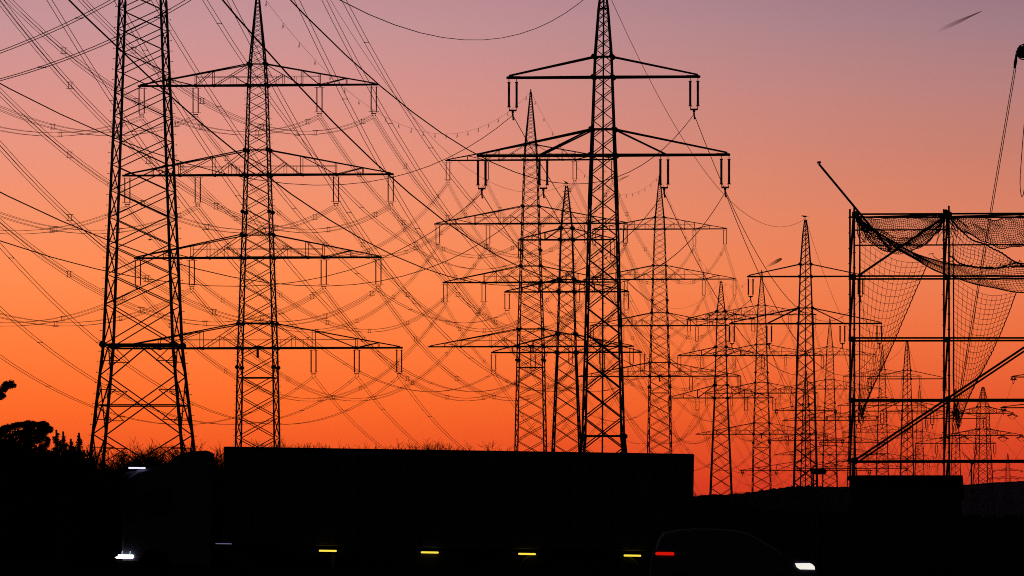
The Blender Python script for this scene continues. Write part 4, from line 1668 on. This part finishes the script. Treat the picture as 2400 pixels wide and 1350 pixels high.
    # undergrowth: one dense mass nobody could count
    r = random.Random(77)
    m = MB()
    D = 263.0
    k = F / D
    for i in range(520):
        px = r.uniform(-80, 620)
        top = np.interp(px, [-80, 60, 150, 200, 240, 330, 420, 500, 560, 620], [1046, 1058, 1070, 1086, 1132, 1148, 1152, 1150, 1150, 1150]) + r.gauss(0, 6)
        py = r.uniform(top, top + 150) if i % 3 else r.uniform(top, top + 26)
        leaf_cloud(m, r, W(px, py, D + r.uniform(-2, 5)), (0.34, 0.4, 0.3), 48, 0.10)
    o = link('undergrowth', m.mesh('undergrowth'), M['leaf'])
    o['kind'] = 'stuff'
    m = MB()
    for i in range(420):
        px = r.uniform(-80, 1200)
        py = r.uniform(1120, 1290)
        leaf_cloud(m, r, W(px, py, 268 + r.uniform(-2, 5)), (0.5, 0.5, 0.4), 30, 0.16)
    o = link('undergrowth', m.mesh('undergrowth'), M['leaf'])
    o['kind'] = 'stuff'


build_plants()

# ------------------------------------------------------------------ birds and vapour trails


def bird(label, P, heading, s=0.45, flying=False, pitch=0.15):
    """one continuous body: beak, head, breast, back, tail (and wings when flying)"""
    mb = MB()
    rings = [(0.56, 0.03, 0.006), (0.48, 0.04, 0.035), (0.40, 0.08, 0.075), (0.30, 0.07, 0.075), (0.22, 0.02, 0.10), (0.08, -0.02, 0.135), (-0.10, -0.02, 0.13),
             (-0.26, 0.0, 0.085), (-0.36, 0.01, 0.05), (-0.55, 0.02, 0.045), (-0.62, 0.02, 0.03)]
    n = 8
    for x, z, r in rings:
        for k in range(n):
            t = 2 * pi * k / n
            fl = 0.5 if x < -0.3 else 1.0
            mb.v.append((x, r * cos(t) * (1.3 if x < -0.3 else 1), z + r * sin(t) * fl))
    for i in range(len(rings) - 1):
        for k in range(n):
            a, b = i * n + k, i * n + (k + 1) % n
            mb.f.append((a, b, b + n, a + n))
    mb.f.append(tuple(range(n)))
    mb.f.append(tuple((len(rings) - 1) * n + k for k in reversed(range(n))))
    if flying:
        for sgn in (-1, 1):
            mb.add([(0.16, sgn * 0.08, 0.05), (-0.16, sgn * 0.08, 0.05), (-0.12, sgn * 0.5, 0.2), (0.2, sgn * 0.5, 0.22), (-0.12, sgn * 1.0, 0.1), (0.02, sgn * 1.02, 0.1),
                    (0.16, sgn * 0.08, 0.02), (-0.16, sgn * 0.08, 0.02), (-0.12, sgn * 0.5, 0.18), (0.2, sgn * 0.5, 0.19), (-0.12, sgn * 1.0, 0.09), (0.02, sgn * 1.02, 0.09)],
                   [(0, 1, 2, 3), (3, 2, 4, 5), (9, 8, 7, 6), (11, 10, 8, 9), (0, 3, 9, 6), (3, 5, 11, 9), (1, 7, 8, 2), (2, 8, 10, 4), (5, 4, 10, 11)])
    else:
        for sgn in (-1, 1):
            mb.bar((0.02, sgn * 0.05, -0.12), (0.04, sgn * 0.05, -0.30), 0.025)
            mb.bar((0.10, sgn * 0.05, -0.30), (-0.03, sgn * 0.05, -0.30), 0.025)
    o = link('bird', mb.mesh('bird'), M['feather'], None, tuple(P))
    o.scale = (s, s, s)
    o.rotation_euler = (0, -pitch, heading)
    return tag(o, label, 'bird')


def build_sky_things():
    E, I, Dt = TOWERS['E'], TOWERS['I'], TOWERS['D']
    bird('upper dark bird perched on the nearest two-armed tower\'s ladder', W(1410, 590, E.D - 1.2), pi, 0.36, pitch=0.5)
    bird('lower dark bird perched on the nearest two-armed tower\'s ladder', W(1420, 605, E.D - 1.2), 0, 0.36, pitch=0.6)
    p = I.att['top']
    bird('large dark bird perched on top of the second two-armed tower', (p[0] - 0.1, p[1], p[2] + 0.25), pi, 0.8, pitch=0.0)
    p = Dt.att['top']
    bird('dark bird with raised tail perched on the nearest three-armed tower', (p[0] - 0.1, p[1], p[2] + 0.3), 0, 0.8, pitch=-0.6)
    bird('tiny bird flying between the huge left tower\'s legs', W(351, 562, 420), 0.2, 0.28, True, 0.0)
    bird('tiny bird gliding under the first four-armed tower\'s third arm', W(722, 792, 500), 0.3, 0.26, True, 0.0)
    # vapour trails
    m = bpy.data.materials.new('thin_vapour')
    m.use_nodes = True
    nt = m.node_tree
    nt.nodes.remove(nt.nodes['Principled BSDF'])
    tl = nt.nodes.new('ShaderNodeBsdfTranslucent')
    tl.inputs[0].default_value = (0.75, 0.22, 0.16, 1)
    tr = nt.nodes.new('ShaderNodeBsdfTransparent')
    b = nt.nodes.new('ShaderNodeMixShader')
    nt.links.new(tr.outputs[0], b.inputs[1])
    nt.links.new(tl.outputs[0], b.inputs[2])
    nt.links.new(b.outputs[0], nt.nodes['Material Output'].inputs['Surface'])
    tc = nt.nodes.new('ShaderNodeTexCoord')
    sep = nt.nodes.new('ShaderNodeSeparateXYZ')
    nt.links.new(tc.outputs['Generated'], sep.inputs[0])
    ns = nt.nodes.new('ShaderNodeTexNoise')
    ns.inputs['Scale'].default_value = 5
    nt.links.new(tc.outputs['Generated'], ns.inputs['Vector'])
    r = nt.nodes.new('ShaderNodeValToRGB')
    r.color_ramp.elements[0].position = 0.02
    r.color_ramp.elements[0].color = (0, 0, 0, 1)
    r.color_ramp.elements[1].position = 1.0
    r.color_ramp.elements[1].color = (0.85, 0.85, 0.85, 1)
    e = r.color_ramp.elements.new(0.6)
    e.color = (0.40, 0.40, 0.40, 1)
    nt.links.new(sep.outputs[0], r.inputs[0])
    mu = nt.nodes.new('ShaderNodeMath')
    mu.operation = 'MULTIPLY'
    nt.links.new(r.outputs[0], mu.inputs[0])
    mr = nt.nodes.new('ShaderNodeMapRange')
    mr.inputs[3].default_value = 0.7
    mr.inputs[4].default_value = 1.2
    nt.links.new(ns.outputs['Fac'], mr.inputs[0])
    nt.links.new(mr.outputs[0], mu.inputs[1])
    nt.links.new(mu.outputs[0], b.inputs[0])
    M['vapour'] = m
    D = 20000.0
    k = F / D

    def trail(label, tail, head, w):
        a, c = W(tail[0], tail[1], D), W(head[0], head[1], D)
        mb = MB()
        n = 10
        rr = [w * v / k for v in (0.5, 0.85, 1.0, 1.0, 0.95, 0.9, 0.75, 0.55, 0.4, 0.28, 0.12)]
        pts = [(a + (c - a) * i / n) - a for i in range(n + 1)]
        d = (c - a) / np.linalg.norm(c - a)
        u = np.array([-d[2], 0, d[0]])
        v = np.array([0, 1.0, 0])
        for i, p in enumerate(pts):
            for j in range(8):
                t = 2 * pi * j / 8
                mb.v.append(tuple(p + u * cos(t) * rr[i] + v * sin(t) * rr[i]))
        for i in range(n):
            for j in range(8):
                q, s_ = i * 8 + j, i * 8 + (j + 1) % 8
                mb.f.append((q, s_, s_ + 8, q + 8))
        mb.f.append(tuple(range(8)))
        mb.f.append(tuple(n * 8 + j for j in reversed(range(8))))
        o = link('vapour_trail', mb.mesh('vapour_trail'), M['vapour'], None, tuple(a))
        o.data.polygons.foreach_set('use_smooth', [True] * len(o.data.polygons))
        tag(o, label, 'vapour trail', 'short vapour trails in the sky')
    trail('short brownish vapour trail slanting up near the top right corner', (2192, 75), (2301, 26), 4.6)
    trail('short faint vapour trail just above the middle two-armed tower\'s left arm', (1832, 606), (1789, 630), 4.0)
    trail('faint vapour trail between the two arms of the nearest two-armed tower', (1440, 427), (1475, 411), 2.6)


build_sky_things()


# ------------------------------------------------------------------ air


def build_haze():
    mb = MB()
    mb.box((-9000, -60, -3.0), (9000, 9500, 130))
    m = bpy.data.materials.new('evening_haze')
    m.use_nodes = True
    nt = m.node_tree
    nt.nodes.remove(nt.nodes['Principled BSDF'])
    v = nt.nodes.new('ShaderNodeVolumePrincipled')
    v.inputs['Color'].default_value = (0.55, 0.6, 1.0, 1)
    v.inputs['Density'].default_value = 0.00002
    v.inputs['Anisotropy'].default_value = 0.3
    nt.links.new(v.outputs[0], nt.nodes['Material Output'].inputs['Volume'])
    M['haze'] = m
    setting('haze', mb, 'haze', 'stuff')


build_haze()
